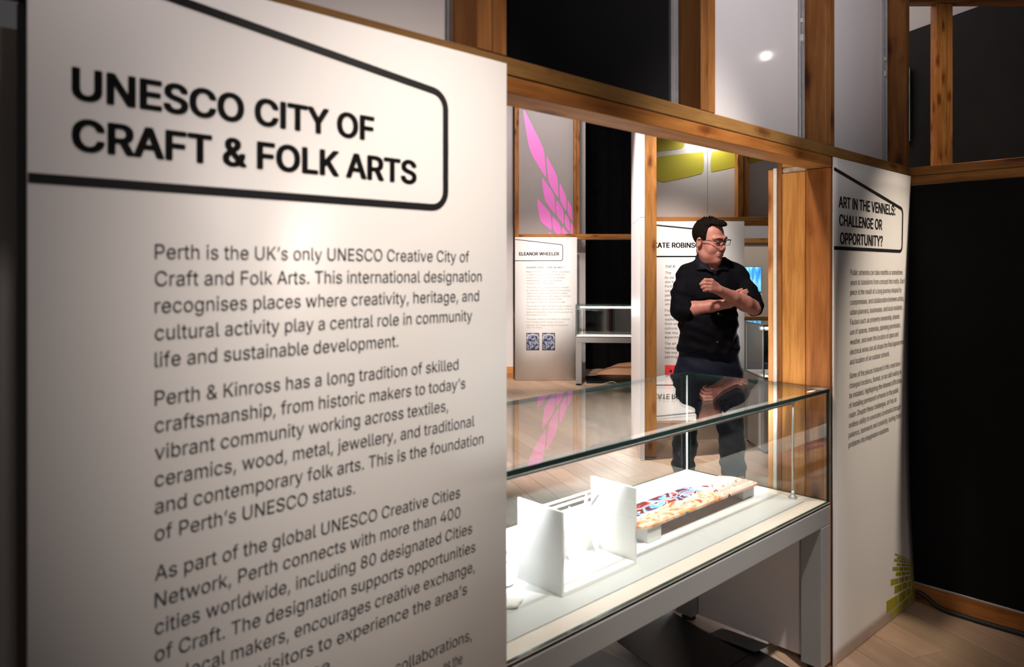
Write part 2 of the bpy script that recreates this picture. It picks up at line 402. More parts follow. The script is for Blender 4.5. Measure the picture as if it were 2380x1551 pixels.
# infill panels behind the studs and their edge channels
for i, (a, b, mm) in enumerate(((-2.54, -1.753, PANELG), (-1.65, -.915, BLACKP), (-.80, -.085, PANELG), (.033, .742, PANELG))):
    box('infill_panel', MW, (a, b), (.088, .10), (1.9485, HT), mm, wf, .001)
    g = box('edge_channel', MW, (b+.002, b+.030 if i else b+.016), (.080, .096), (1.9485, HT), METAL, wf, .001)
    if i: 
        box('edge_lip', MW, (b+.022, b+.028), (.074, .081), (1.9485, HT), METAL, g, .0005)
        box('edge_bracket', MW, (b+.004, b+.022), (.072, .081), (2.30+.02*i, 2.325+.02*i), STEEL, g, .001)
        box('edge_bracket', MW, (b+.004, b+.022), (.072, .081), (2.37+.02*i, 2.385+.02*i), STEEL, g, .001)
# jamb of the opening: layered timbers and board edges
timber(MW, (.0005, .038), (.004, .098), (0, 1.868), wf, 'jamb_stud', (.74, .58, .50))
timber(MW, (.0005, .038), (.100, .193), (0, 1.862), wf, 'jamb_stud', (1.05, 1.0, .9))
timber(MW, (.0005, .030), (.1945, .2125), (0, 2.2), wf, 'jamb_board', (.62, .50, .50))
box('board_edge', MW, (-.004, .030), (.2135, .2275), (0, 1.885), noisy('plasterboard_edge', (.62, .60, .56), (.72, .70, .66), 40, .8), wf, .001)
timber(MW, (-.002, .030), (.2285, .250), (0, 1.88), wf, 'jamb_board', (1.55, 1.6, 2.2))
bx = box('packing_piece', MW, (0.0, .036), (.099, .192), (1.864, 1.884), noisy('torn_packing', (.55, .45, .38), (.22, .11, .06), 28, .7), wf, .004)
timber(MW, (.0, .8), (.100, .193), (1.885, 1.925), wf, 'header_beam')
# left jamb, foot plates, back cladding
timber(MW, (-1.74, -1.70), (.004, SD), (0, 1.868), wf, 'jamb_stud')
timber(MW, (-2.535, -2.50), (.01, SD), (0, 1.868), wf, 'jamb_stud', (.1, .07, .06))
timber(MW, (-3.4, -2.605), (.0, .05), (1.715, 1.868), wf, 'header_beam', (.55, .38, .2))
timber(MW, (.78, .8184), (.03, SD), (.082, 1.868), wf, 'jamb_stud')
timber(MW, (.04, .8184), (.03, SD), (0, .08), wf, 'sole_plate')
box('back_cladding', MW, (.04, .80), (.2, .212), (0, 1.86), PLASTER, wf, .001)
box('back_cladding', MW, (-2.54, -1.75), (.2, .212), (0, 1.86), PLASTER, wf, .001)
box('cladding_board', MW, (-3.4, -2.61), (.088, .10), (0, 1.86), BLACKP, wf, .001)
timber(MW, (-2.66, -2.60), (-.02, SD), (0, 1.868), wf, 'jamb_stud', (.10, .07, .06))

# right return of the partition: comes towards the camera from the far end
C2 = W(.8224, 0, 0); MR = Matrix(((-P.x, D.x, 0, C2.x), (-P.y, D.y, 0, C2.y), (0, 0, 1, 0), (0, 0, 0, 1)))
# x axis = -P (towards camera right), y axis = D (behind)
wr = empty('wall_right', MR, kind='structure')
timber(MR, (-.09, 2.6), (0.0, SD), (1.907, 1.945), wr, 'header_beam', (.62, .56, .45))
timber(MR, (-.09, 2.6), (0.0, SD), (1.866, 1.905), wr, 'header_beam', (.62, .56, .45))
box('cladding_board', MR, (-.09, 2.6), (.004, .016), (.088, 1.864), BLACKP, wr, .001)
box('edge_trim', MR, (-.09, 2.6), (.001, .018), (.078, .087), METAL, wr, .001)
timber(MR, (-.09, 2.6), (.002, SD), (0, .077), wr, 'sole_plate', (.8, .66, .6))

# ------------------------------------------------------------------ rear structures
wl = box('wall_left', I4, (-4, .02), (10.10, 10.2), (0, 4.7), PLASTER, None, 0); wl['kind'] = 'structure'
bb = box('baseboard_left', I4, (-4, .02), (10.075, 10.099), (0, .16), WOOD[0], None, .003, (1.15, 1.15, 1.4)); bb['kind'] = 'structure'
wb = box('wall_rear', I4, (.02, 9), (11.3, 11.4), (0, 4.7), noisy('rear_wall_paint', (.36, .36, .39), (.38, .38, .41), 2, .7), None, 0); wb['kind'] = 'structure'
rf = empty('trim_1', T(.04, 9.95), kind='structure')
timber(I4, (.035, .093), (9.93, 10.02), (0, 4.3), rf)
timber(I4, (.84, .878), (9.93, 10.02), (1.982, 4.3), rf); timber(I4, (.88, .918), (9.93, 10.02), (1.982, 4.3), rf)
timber(I4, (.094, 2.6), (9.93, 10.02), (1.944, 1.981), rf, 'header_beam'); timber(I4, (.094, 2.6), (9.93, 10.02), (1.906, 1.943), rf, 'header_beam')
gp = box('infill_panel', I4, (.094, .839), (10.00, 10.02), (1.983, 4.3), GREYP, rf, .001)
box('infill_panel', I4, (.90, 1.02), (10.15, 10.17), (0, 3.62), GREYP, rf, .001)
def q5(x, y, Y=9.998): X = 1160+x/3.8775; Z = 220+y/3.8775; return (X-1190)/F*Y, CH-(Z-HY)/F*Y
PK = [[(220,130),(235,150),(395,470),(410,540),(425,740),(415,745),(290,535),(262,440),(218,170)],
 [(430,558),(440,570),(522,730),(530,800),(537,925),(527,930),(455,810),(440,740),(426,590)],
 [(545,795),(553,805),(600,905),(607,950),(607,1048),(597,1045),(553,970),(543,880)],
 [(617,940),(655,1015),(660,1060),(657,1135),(645,1120),(615,1060)],[(665,1040),(675,1060),(672,1155),(664,1150)],
 [(390,750),(400,760),(490,890),(500,940),(508,1075),(498,1075),(420,970),(405,920),(387,790)],
 [(515,940),(578,1035),(583,1080),(583,1165),(575,1165),(520,1090),(510,1030)],[(593,1062),(635,1130),(637,1230),(630,1232),(592,1180)],
 [(645,1145),(672,1180),(668,1257),(650,1257),(643,1235)],
 [(347,938),(355,945),(460,1065),(468,1110),(475,1220),(465,1222),(380,1150),(365,1110),(343,980)],
 [(480,1090),(550,1170),(560,1257),(520,1257),(487,1215),(477,1140)],[(565,1185),(615,1245),(617,1257),(565,1257)],[(445,1240),(455,1238),(480,1257),(445,1257)]]
for p in PK:
    q = [q5(*a) for a in p]; q = smooth_poly(q, 1)
    prism('pink_scale', q, 9.9985, 9.9995, PINK, gp, I4)
# black drape with folds
def drape(name, x, Y, z, amp, per, parent, nx=90):
    vs = []; fs = []
    for d in (0, .006):
        for j in range(2):
            for i in range(nx+1):
                X = x[0]+(x[1]-x[0])*i/nx; vs.append((X, Y+d+amp*math.sin(X*2*math.pi/per)+amp*.5*math.sin(X*9.1), z[j]))
    K = 2*(nx+1)
    for i in range(nx):
        fs.append((i, i+1, nx+2+i, nx+1+i)); fs.append((K+i, K+nx+1+i, K+nx+2+i, K+i+1))
    return mesh_obj(name, vs, fs, DRAPE, parent, None, True)
d1 = drape('black_drape', (1.08, 3.0), 11.05, (.003, 4.5), .02, .21, None); tag(d1, 'black floor-length drape behind the far glass case', 'curtain')
d2 = box('infill_panel', I4, (3.02, 3.45), (11.1, 11.12), (0, 4.5), GREYP, rf, .001)

# white-clad wall end with timber post
we = empty('wall_middle', T(1.0, 5.7), kind='structure')
aw = math.atan2(1.05, .101)
ME = T(.999, 5.70, 0, 0)
def wend(z0, z1, name):
    a = Vector((.999, 5.70)); b = Vector((1.100, 6.75)); e = Vector((1.034, 5.70)); g = Vector((1.135, 6.75))
    vs = [(v.x, v.y, z) for z in (z0, z1) for v in (a, e, g, b)]
    return mesh_obj(name, vs, [(0, 3, 2, 1), (4, 5, 6, 7), (0, 1, 5, 4), (1, 2, 6, 5), (2, 3, 7, 6), (3, 0, 4, 7)], WHITE, we)
wend(0.004, 1.897, 'cladding_board'); cb = wend(1.900, 4.2, 'cladding_board')
for k in range(4):
    x0 = 1.0945+.0006*k; yy = 6.62+.03*k
    X = lambda y: .999+.101*(y-5.70)/1.05-.0015
    vs = [(X(yy), yy, 2.95), (X(yy+.018), yy+.018, 2.95), (X(yy+.010), yy+.010, 2.62-.05*k)]
    vs += [(a-.0006, b, c) for a, b, c in vs]
    mesh_obj('red_streak', vs, [(0, 1, 2), (3, 5, 4), (0, 3, 4, 1), (1, 4, 5, 2), (2, 5, 3, 0)], RED, cb)
timber(I4, (1.049, 1.143), (5.78, 5.872), (.012, 4.2), we, 'stud', (1.0, 1.0, .95))

# second rear frame with lime brick graphic
kf = empty('trim_2', T(1.2, 6.5), kind='structure')
timber(I4, (1.16, 3.4), (6.46, 6.555), (1.921, 1.958), kf, 'header_beam', (1.15, 1.1, 1.1))
timber(I4, (1.16, 2.150), (6.46, 6.555), (1.882, 1.919), kf, 'header_beam'); timber(I4, (2.1515, 3.4), (6.46, 6.555), (1.882, 1.919), kf, 'header_beam')
timber(I4, (1.995, 2.045), (6.46, 6.555), (1.959, 4.2), kf); timber(I4, (2.048, 2.095), (6.462, 6.555), (1.959, 4.2), kf)
timber(I4, (3.3, 3.34), (6.46, 6.555), (0, 1.88), kf)
ip = [box('infill_panel', I4, (1.15, 1.752), (6.56, 6.575), (1.959, 4.2), PANELG, kf, .001),
      box('infill_panel', I4, (1.755, 2.9), (6.56, 6.575), (1.959, 4.2), PANELG, kf, .001)]
def q6(x, y, Y=6.558): X = 1460+x/3.692; Z = 280+y/3.692; return (X-1190)/F*Y, CH-(Z-HY)/F*Y
BR = [([(40,60),(490,20),(487,215),(455,246),(40,280)], 0), ([(228,340),(262,312),(300,304),(640,270),(650,285),(650,430),(625,462),(228,548)], 0),
      ([(535,30),(1150,-60),(1150,130),(672,232),(540,240)], 1), ([(712,285),(730,268),(1180,160),(1200,180),(1190,325),(1160,345),(725,444),(706,430)], 1), ([(-300,380),(170,330),(180,530),(-300,640)], 0)]
for poly, side in BR:
    q = [q6(*a) for a in poly]
    lo, hi = ((1.155, 1.751) if side == 0 else (1.756, 2.88))
    q = [(min(max(a, lo), hi), b) for a, b in q]
    if max(a for a, b in q)-min(a for a, b in q) < .05: continue
    prism('brick_print', smooth_poly(q, 1), 6.5585, 6.5595, LIME, ip[side], I4)
# furthest wall seen to the right of the person
ff = empty('trim_3', T(3.6, 10.9), kind='structure')
timber(I4, (3.2, 4.6), (10.82, 10.9), (1.895, 1.965), ff, 'header_beam', (.6, .62, .62))
box('cladding_board', I4, (3.2, 4.6), (10.86, 10.88), (.80, 1.893), noisy('beige_board', (.52, .47, .41), (.55, .50, .44), 2, .6), ff, .001)
timber(I4, (3.2, 4.6), (10.82, 10.9), (.70, .80), ff, 'header_beam', (.5, .45, .42))
box('cladding_board', I4, (3.2, 4.6), (10.84, 10.88), (0, .70), BLACKP, ff, .001)
# far frame and black-clad wall at the right
fr_ = empty('trim_4', T(3.5, 6.05), kind='structure')
timber(I4, (3.495, 3.54), (6.02, 6.11), (0, 3.685), fr_, 'stud', (1.1, .95, .85)); timber(I4, (3.542, 3.585), (6.03, 6.11), (0, 3.685), fr_, 'stud'); timber(I4, (3.587, 3.628), (6.02, 6.11), (0, 3.685), fr_, 'stud')
timber(I4, (2.4, 5.6), (6.02, 6.11), (3.690, 3.73), fr_, 'header_beam')
MB = Matrix(((.343, .94, 0, 4.08), (-.94, .343, 0, 7.5), (0, 0, 1, 0), (0, 0, 0, 1)))
w2 = box('wall_back', MB, (-1.75, 5), (.05, .15), (0, 4.7), mat('upper_wall_grey', (.36, .35, .36), .8), None, 0); w2['kind'] = 'structure'
box('cladding_board', MB, (-1.75, 5), (0, .045), (0, 3.94), noisy('charcoal_cladding', (.007, .007, .008), (.009, .009, .010), 5, .8, 0, 1, .2), w2, .001)

# ------------------------------------------------------------------ exhibition text panels
def tpanel(M, Wd, Ht, label, bend=None, th=.006):
    e = empty('text_panel', M, label, 'sign', 'exhibition text panels')
    b = bend or (lambda x, z: 0)
    sheet('board', M, (0, Wd), (0.003, Ht), th, WHITE, e, b, 16 if bend else 2, 30 if bend else 2)
    return e
# big near panel
t0 = -2.5387; ML = MW @ Matrix.Translation((t0, -.0075, 0))
pa = tpanel(ML, .8787, 1.930, 'large white text panel in the left foreground headed with a city of craft title')
rel = lambda x, y: (wp(x, y, -.0075)[0]-t0, wp(x, y, -.0075)[1])
def line(s, xl, xr, z, size, bold=0.0, shear=0, yref=900): return (s, rel(xl, yref)[0], rel(xr, yref)[0], z, size, bold, shear)
frame_line(.8787, 1.606, 1.838, .711, 1.917, .0135, pa, ML, r=.034)
lettering('heading_text', [line('UNESCO CITY OF', 166, 870, 1.7216, .0425, .066), line('CRAFT & FOLK ARTS', 166, 968, 1.6498, .0425, .066)], INK, pa, ML)
B = ['Perth is the UK’s only UNESCO Creative City of', 'Craft and Folk Arts. This international designation', 'recognises places where creativity, heritage, and',
     'cultural activity play a central role in community', 'life and sustainable development.']
XR = [1090, 1119, 1113, 1097, 925]; z0 = rel(361, 601.4)[1]; LS = (rel(361, 601.4)[1]-rel(361, 853.4)[1])/4
def para(lines, xr, z, M, par, name='body_text', size=.0222, xl=360, ink=INKG):
    lettering(name, [line(s, xl, r, z-i*LS, size, .0) for i, (s, r) in enumerate(zip(lines, xr))], ink, par, M)
para(B, XR, z0, ML, pa)
para(['Perth & Kinross has a long tradition of skilled', 'craftsmanship, from historic makers to today’s', 'vibrant community working across textiles,',
      'ceramics, wood, metal, jewellery, and traditional', 'and contemporary folk arts. This is the foundation', 'of Perth’s UNESCO status.'],
     [1065, 1081, 1041, 1102, 1123, 825], rel(361, 942.6)[1], ML, pa)
para(['As part of the global UNESCO Creative Cities', 'Network, Perth connects with more than 400', 'cities worldwide, including 80 designated Cities',
      'of Craft. The designation supports opportunities', 'for local makers, encourages creative exchange,', 'and gives visitors to experience the area’s'.replace('gives', 'invites'), 'cultural landscape.'],
     [1069, 1069.5, 1097, 1104.6, 1103, 1085, 776], rel(361, 1350)[1], ML, pa)
zc = rel(361, 1818)[1]
lettering('body_text', [line('collaborations,', 918, 1096, zc, .0222, 0), line('es the', 1030, 1074, zc-LS, .0222, 0)], INKG, pa, ML)
# near right panel, a thin sheet slightly bowed
MRp = MW @ Matrix.Translation((0.002, -.007, 0))
def bow(x, z):
    u = x/.82
    return .013*u*u*math.sin(math.pi*min(max((z-.25)/1.65, 0), 1))**1.0 - .018*max(0, (.45-z)/.45)**1.5*u
pb = tpanel(MRp, .8205, 1.9055, 'white text panel right of the glass case, with green bricks printed at its foot', bow, .003)
relr = lambda x, y: (wp(x, y, -.007)[0]-.002, wp(x, y, -.007)[1])
def liner(s, xl, xr, z, size, bold=0.0): return (s, relr(xl, 900)[0], relr(xr, 900)[0], z, size, bold, 0)
frame_line(.82, 1.566, 1.755, .722, 1.862, .014, pb, MRp, bow, .004, .028)
lettering('heading_text', [liner('ART IN THE VENNELS:', 1949, 2082, 1.7205, .0415, .06), liner('CHALLENGE OR', 1950, 2051, 1.652, .0415, .06), liner('OPPORTUNITY?', 1952, 2053, 1.5835, .0415, .06)], INK, pb, MRp, bend=bow)
R1 = [('Public artworks can take months or sometimes', 2101.8), ('years to transform from concept into reality. Each', 2107.6), ('piece is the result of a long journey shaped by', 2099.9),
      ('compromises, and collaboration between artists,', 2105.7), ('urban planners, businesses, and local residents.', 2102.8), ('Factors such as property ownership, shared', 2094.7),
      ('use of spaces, materials, planning permission,', 2098), ('weather, and even the location of pipes and', 2093), ('electrical wires can all shape the final appearance', 2107), ('and location of an outdoor artwork.', 2070.9)]
R2 = [('Some of the pieces featured in this room have', 2097.4), ('changed locations, format, or are still waiting to', 2100.5), ('be installed, highlighting the inherent difficulties', 2101.2),
      ('of installing permanent artworks in the public', 2093.5), ('realm. Despite these challenges, art has an', 2087.9), ('endless ability to overcome constraints through', 2098.3),
      ('patience, teamwork and creativity, turning tricky', 2099.9), ('problems into imaginative solutions.', 2068.9)]
zr1 = relr(1977, 639.6)[1]; ls1 = (zr1-relr(1975, 848)[1])/9; zr2 = relr(1975, 880.5)[1]; ls2 = (zr2-relr(1972, 1041.5)[1])/7
lettering('body_text', [liner(s, 1976.5-.1*i, x, zr1-i*ls1, .0215, 0) for i, (s, x) in enumerate(R1)], INKM, pb, MRp, bend=bow)
lettering('body_text', [liner(s, 1975-.4*i, x, zr2-i*ls2, .0215, 0) for i, (s, x) in enumerate(R2)], INKM, pb, MRp, bend=bow)
rows = [(415,130,172,285,300,[485,560,620,665]),(453,200,245,302,325,[530,590,640,680]),(395,240,300,328,355,[485,565,625,675]),(443,325,385,360,403,[525,608,665]),
 (362,405,483,410,482,[475,568,640,688]),(420,508,592,490,548,[525,610,680]),(318,655,785,560,640,[465,580,660,712]),(385,785,945,655,755,[525,632,705]),
 (220,1090,1335,768,885,[440,590,690]),(308,1300,1445,900,1040,[510,650])]
for x0, yt, yb, rt, rb, sp in rows:
    xs = [x0]+sp+[738]
    for k, (a, b) in enumerate(zip(xs, xs[1:])):
        g = 7 if b < 738 else 0; a2 = a+(5 if k else 0); b2 = b-g
        if b2-a2 < 12: continue
        f = lambda x, l, r: l+(r-l)*(x-x0)/(738-x0)
        q = [(a2, f(a2, yt, rt)+4), (a2, f(a2, yb, rb)-4), (b2, f(b2, yb, rb)-4), (b2, f(b2, yt, rt)+4)]
        if k == 0: q[1] = (a2-8, q[1][1])
        q = [relr(2030+u/8.62, 1270+v/8.62) for u, v in q]
        q = [(min(u, .817), max(v, .012)) for u, v in q]
        vs = [(u, bow(u, v)-.0008, v) for u, v in q]+[(u, bow(u, v)-.0001, v) for u, v in q]
        mesh_obj('brick_print', vs, [(0, 1, 2, 3), (7, 6, 5, 4), (0, 4, 5, 1), (1, 5, 6, 2), (2, 6, 7, 3), (3, 7, 4, 0)], OLIVE, pb, MRp)
# far panel, left
YE = 9.86; kx = YE/F
ME1 = T((1197-1190)*kx, YE)
pc = tpanel(ME1, 144*kx, CH+(HY-551.5)*kx, 'far white text panel beside the small glass case, with two small blue pictures')
ex = lambda cx: (1180+cx/4.082-1197)*kx
ez = lambda cy: CH-(540+cy/4.082-HY)*kx
frame_line(.83, ez(271), ez(117), ex(522), ez(68), .0095, pc, ME1, r=.03)
lettering('heading_text', [('ELEANOR WHEELER', ex(107), ex(488), ez(220), .0425, .066, 0)], INK, pc, ME1, -.0015)
lettering('subheading_text', [('FLESHERS VENNEL: “SOME HAE MEAT...”', ex(178), ex(548), ez(342), .0222, .02, .25)], INKG, pc, ME1, -.0015)
EL = [([382,410,438,466,493],[583,540,540,512,443],['Based in Northern Ireland, Eleanor specialises','in making large scale ceramic panels and','sculpture for public places. She has been','commissioned to make public artwork','throughout the UK and Ireland.']),
 ([531,559,586,614,641,670],[577,592,572,595,516,548],['This series of wall-based artworks is inspired','by medieval engravings depicting the butchers','trade and of livestock being driven to market.','Additional details have been added, in the form','of other animals: dogs, cats and crows','scrounging scraps from the butcher’s stall.']),
 ([708,736,765,791],[603,612,613,383],['The panels are made in terracotta clay, sculpted','in low relief and glazed using a majolica, white tin','glaze and highlighted using cobalt to produce the','blue background colour.']),
 ([832,859,888,911],[592,535,575,325],['The panels reference the tradition of using tiles','in or outside butchers’ shops, not only to','advertise their wares, but also for cleanliness','within the shops.'])]
for ys, xs, ss in EL:
    lettering('body_text', [(s, ex(178), ex(x), ez(y), .0215, 0, 0) for s, x, y in zip(ss, xs, ys)], INKF, pc, ME1, -.0015)
BPIC = mat('blue_print', (.5, .5, .5), .4)
tcn = N(BPIC, 'ShaderNodeTexCoord'); vn = N(BPIC, 'ShaderNodeTexNoise'); vn.inputs['Scale'].default_value = 26; vn.inputs['Detail'].default_value = 2
L(BPIC, tcn.outputs['Object'], vn.inputs['Vector'])
rr = ramp(BPIC, [(.0, (.02, .02, .03)), (.43, (.03, .06, .18)), (.49, (.24, .26, .33)), (.56, (.34, .36, .42)), (.62, (.03, .04, .09))], 'CONSTANT'); L(BPIC, vn.outputs[0], rr.inputs[0]); L(BPIC, rr.outputs[0], bsdf(BPIC).inputs['Base Color'])
PALE = mat('print_pale_blue', (.42, .46, .56), .4)
for a, b in ((177, 299), (327, 449)):
    x0, x1, zb, zt = ex(a), ex(b), ez(1120), ez(956)
    pic = box('picture', ME1, (x0, x1), (-.0022, -.0004), (zb, zt), INK, pc, 0)
    box('picture_print', ME1, (x0+.008, x1-.008), (-.0030, -.0023), (zb+.014, zt-.01), BPIC, pic, 0)
    arch = [((x0+x1)/2+(x1-x0)*.44*math.cos(t), zt-.075+.06*math.sin(t)) for t in [k/10*math.pi for k in range(11)]]
    vs, fs = stroke(arch, .016); mesh_obj('picture_arch', [(v.x, -.0034, v.y) for v in vs], fs, PALE, pic, ME1)
# far panel behind the person
YK = 6.42; kk = YK/F; MK = T((1513-1190)*kk, YK)
pd = tpanel(MK, 217*kk, CH+(HY-514.5)*kk, 'white text panel behind the standing man, partly hidden by the timber post')
kx8 = lambda cx: (1500+cx/4.31-1513)*kk
kz8 = lambda cy: CH-(480+cy/4.31-HY)*kk
frame_line(.82, kz8(502), kz8(250), kx8(770), kz8(183), .0125, pd, MK, r=.034)
lettering('heading_text', [('KATE ROBINSON', kx8(82), kx8(592), kz8(413), .0425, .066, 0)], INK, pd, MK)
lettering('subheading_text', [('THE R', kx8(200), None, kz8(615), .0222, .02, .25)], INKG, pd, MK)
lettering('body_text', [('The', kx8(200), None, kz8(678), .0222, 0, .2)]+[(s, kx8(197), None, kz8(724+44.7*i), .0222, 0, 0) for i, s in enumerate(['by pa', 'she h', 'Perth', 'intim', 'people', 'past, a', 'whose'])], INKG, pd, MK)
lettering('body_text', [(s, kx8(196), None, kz8(1055+44.6*i), .0222, 0, 0) for i, s in enumerate(['Position', 'envision', 'walkers', 'from eit', 'coloure', 'that sha', 'experien'])], INKG, pd, MK)
lettering('body_text', [(s, kx8(195), None, kz8(1387+44.4*i), .0222, 0, 0) for i, s in enumerate(['The art', 'transpa', 'has exp', 'painting'])], INKG, pd, MK)
REDP = noisy('red_print', (.75, .03, .04), (.85, .10, .10), 9, .4)
pr = box('picture', MK, (kx8(195), kx8(195)+.36), (-.0016, -.0004), (kz8(1590)-.24, kz8(1590)), REDP, pd, 0)
bm = bmesh.new(); bmesh.ops.create_cone(bm, cap_ends=True, segments=16, radius1=.011, radius2=.011, depth=.0006)
bm_obj('picture_eye', bm, INK, pr, MK @ Matrix.Translation((kx8(195)+.052, -.002, kz8(1590)-.052)) @ Matrix.Rotation(math.pi/2, 4, 'X'))

# ------------------------------------------------------------------ glass display cases
def pane(M, x, y, z, parent):
    """thin slab of glass, big faces clear, narrow faces edge-green"""
    o = box('glass_pane', M, x, y, z, [GLASS, GEDGE], parent, 0)
    d = [abs(a[1]-a[0]) for a in (x, y, z)]; ax = d.index(min(d))
    for p in o.data.polygons:
        if abs(p.normal[ax]) < .5: p.material_index = 1
    return o
def lathe(name, prof, M, m, parent, seg=20):
    vs = []; fs = []
    for r, z in prof:
        for k in range(seg): a = 2*math.pi*k/seg; vs.append((r*math.cos(a), r*math.sin(a), z))
    for i in range(len(prof)-1):
        for k in range(seg): k2 = (k+1) % seg; fs.append((i*seg+k, i*seg+k2, (i+1)*seg+k2, (i+1)*seg+k))
    fs += [tuple(range(seg))[::-1], tuple((len(prof)-1)*seg+k for k in range(seg))]
    return mesh_obj(name, vs, fs, m, parent, M, True)
def case(M, Ln, Dp, label, led_y, led, end_right=True, end_left=False, zb=.62, zt=1.0415, lens=1.0, back=False, up=False):
    """frame M: x along the case 0..Ln, y depth 0..Dp, z up from the floor"""
    e = empty('display_case', M, label, 'display case', 'glass display cases')
    lg = .078
    for i, (x, y) in enumerate(((0, 0), (Ln-lg, 0), (0, Dp-lg), (Ln-lg, Dp-lg))):
        l = box('leg', M, (x, x+lg), (y, y+lg), (.022, zb-.083), CASEG, e, .002)
        lathe('foot', [(.012, .018), (.012, .012), (.027, .012), (.030, .0)], M @ T(x+lg/2, y+lg/2), RUBBER, l)
    zf = zb-.013
    box('apron', M, (0, Ln), (0, lg), (zb-.082, zf), CASEG, e, .002); box('apron', M, (0, Ln), (Dp-lg, Dp), (zb-.082, zf), CASEG, e, .002)
    box('apron', M, (0, lg), (lg, Dp-lg), (zb-.082, zf), CASEG, e, .002); box('apron', M, (Ln-lg, Ln), (lg, Dp-lg), (zb-.082, zf), CASEG, e, .002)
    box('tray', M, (lg, Ln-lg), (lg, Dp-lg), (zb-.05, zf), CASEG, e, 0)
    box('shadow_gap', M, (.004, Ln-.004), (.004, Dp-.004), (zf, zf+.005), RUBBER, e, 0)
    b = .066
    box('deck', M, (.001, Ln-.001), (.001, Dp-.001), (zf+.005, zb-.004), RUBBER, e, 0)
    for x, y in (((.001, Ln-.001), (.001, b)), ((.001, Ln-.001), (Dp-b, Dp-.001)), ((.001, b), (b, Dp-b)), ((Ln-b, Ln-.001), (b, Dp-b))):
        box('deck_border', M, x, y, (zb-.004, zb), CREAM, e, 0)
    box('inset_board', M, (b+.003, Ln-b-.0015), (b+.004, Dp-b-.0015), (zb-.004, zb+.0004), INSET, e, 0)
    if end_right:
        box('end_panel', M, (Ln-.032, Ln-.012), (lg+.003, Dp-lg-.003), (.022, zb-.085), CASEP, e, .001)
    if end_left:
        box('end_panel', M, (.002, .02), (lg+.003, Dp-lg-.003), (.022, zb-.085), CASEP, e, .001)
    g = .010
    gz = zb+.0006
    pane(M, (0, Ln), (0, g), (gz, zt-.0126), e); pane(M, (0, Ln), (Dp-g, Dp), (gz, zt-.0126), e)
    pane(M, (0, g), (g+.0005, Dp-g-.0005), (gz, zt-.0126), e); pane(M, (Ln-g, Ln), (g+.0005, Dp-g-.0005), (gz, zt-.0126), e)
    pane(M, (0, Ln), (0, Dp), (zt-.012, zt), e)
    for x in (.0102, Ln-.0142): box('lit_corner_joint', M, (x, x+.004), (Dp-.0145, Dp-.0102), (gz, zt-.0128), PALEG, e, 0)  # corner silicone, coloured pale to look lit by the LED
    # light bar on two rods
    zl = zt-.055; x0, x1 = .085, Ln-.064
    s = -1 if back else 1
    lb = box('light_bar', M, (x0-.03, x1+.03), (led_y-.013, led_y+.010), (zl, zl+.020), STEEL, e, .002)
    bar = box('led_strip', M, (x0-.02, x1+.02), (led_y+.0102, led_y+.013) if not back else (led_y-.016, led_y-.0132), (zl+.002, zl+.014), LED, lb, 0)
    lip = box('light_baffle', M, (x0-.03, x1+.03), (led_y+.006, led_y+.010) if not back else (led_y-.013, led_y-.010), (zl-.012, zl+.001), STEEL, lb, .0005)
    for x in (x0, x1):
        r = tube('support_rod', [(x, led_y, zb), (x, led_y, zl)], .0042, STEEL, e, M, 10)
        lathe('rod_base', [(.016, 0), (.017, .003), (.012, .010), (.007, .018), (.0055, .030)], M @ T(x, led_y, zb+.0005), STEEL, r)
    a = light('case_light', 'AREA', M @ Vector(((x0+x1)/2, led_y+s*.020, zl+.002)), M @ Vector(((x0+x1)/2, led_y+s*.30, zl-.11)), led, (.97, .98, 1), x1-x0, sy=.008, spread=122)
    if up: light('bounce_fill', 'AREA', M @ Vector((Ln*.5, led_y-.002, zl+.022)), M @ Vector((Ln*.5, led_y, zl+.5)), up, (1, .92, .84), x1-x0, sy=.01)  # added light, standing in for deck bounce on the header underside
    # keep its long side along the case
    zax = -(M.to_3x3() @ Vector((0, s*.28, -.108))).normalized(); xax = (M.to_3x3() @ Vector((1, 0, 0))).normalized(); yax = zax.cross(xax)
    R = Matrix((xax, yax, zax)).transposed().to_4x4(); loc = a.location.copy(); a.matrix_basis = Matrix.Translation(loc) @ R
    return e
LN = 1.69
M1 = MW @ Matrix.Translation((-LN-.006, 0.0, 0))
c1 = case(M1, LN, .627, 'long glass display case with grey legs standing in the timber opening', .115, 24, up=5)
kc2 = 9.45
M2 = T((1338-1190)/F*kc2, kc2, 0, -.087); case(M2, 1.25, .39, 'small far glass case with a bright light bar, beside the far left text panel', .30, 11, True, False, .635, 1.045, back=True)
M3 = T(2.031, 5.90); case(M3, 1.2, .49, 'glass case at the right behind the standing man, showing a blue sheet', .27, 16, True, True, .62, 1.045, back=True)
bs = box('blue_sheet', M3, (.09, .7), (.08, .2), (.6206, .6225), mat('blue_card', (.05, .12, .75), .5), None, 0); tag(bs, 'small blue sheet lying in the right-hand glass case', 'paper')
GRP = {'vinyl_sheet': 'black sheets under the near case', 'paper_offcut': 'grey offcuts under the near case', 'white_pebble': 'white stone shapes in the near case'}
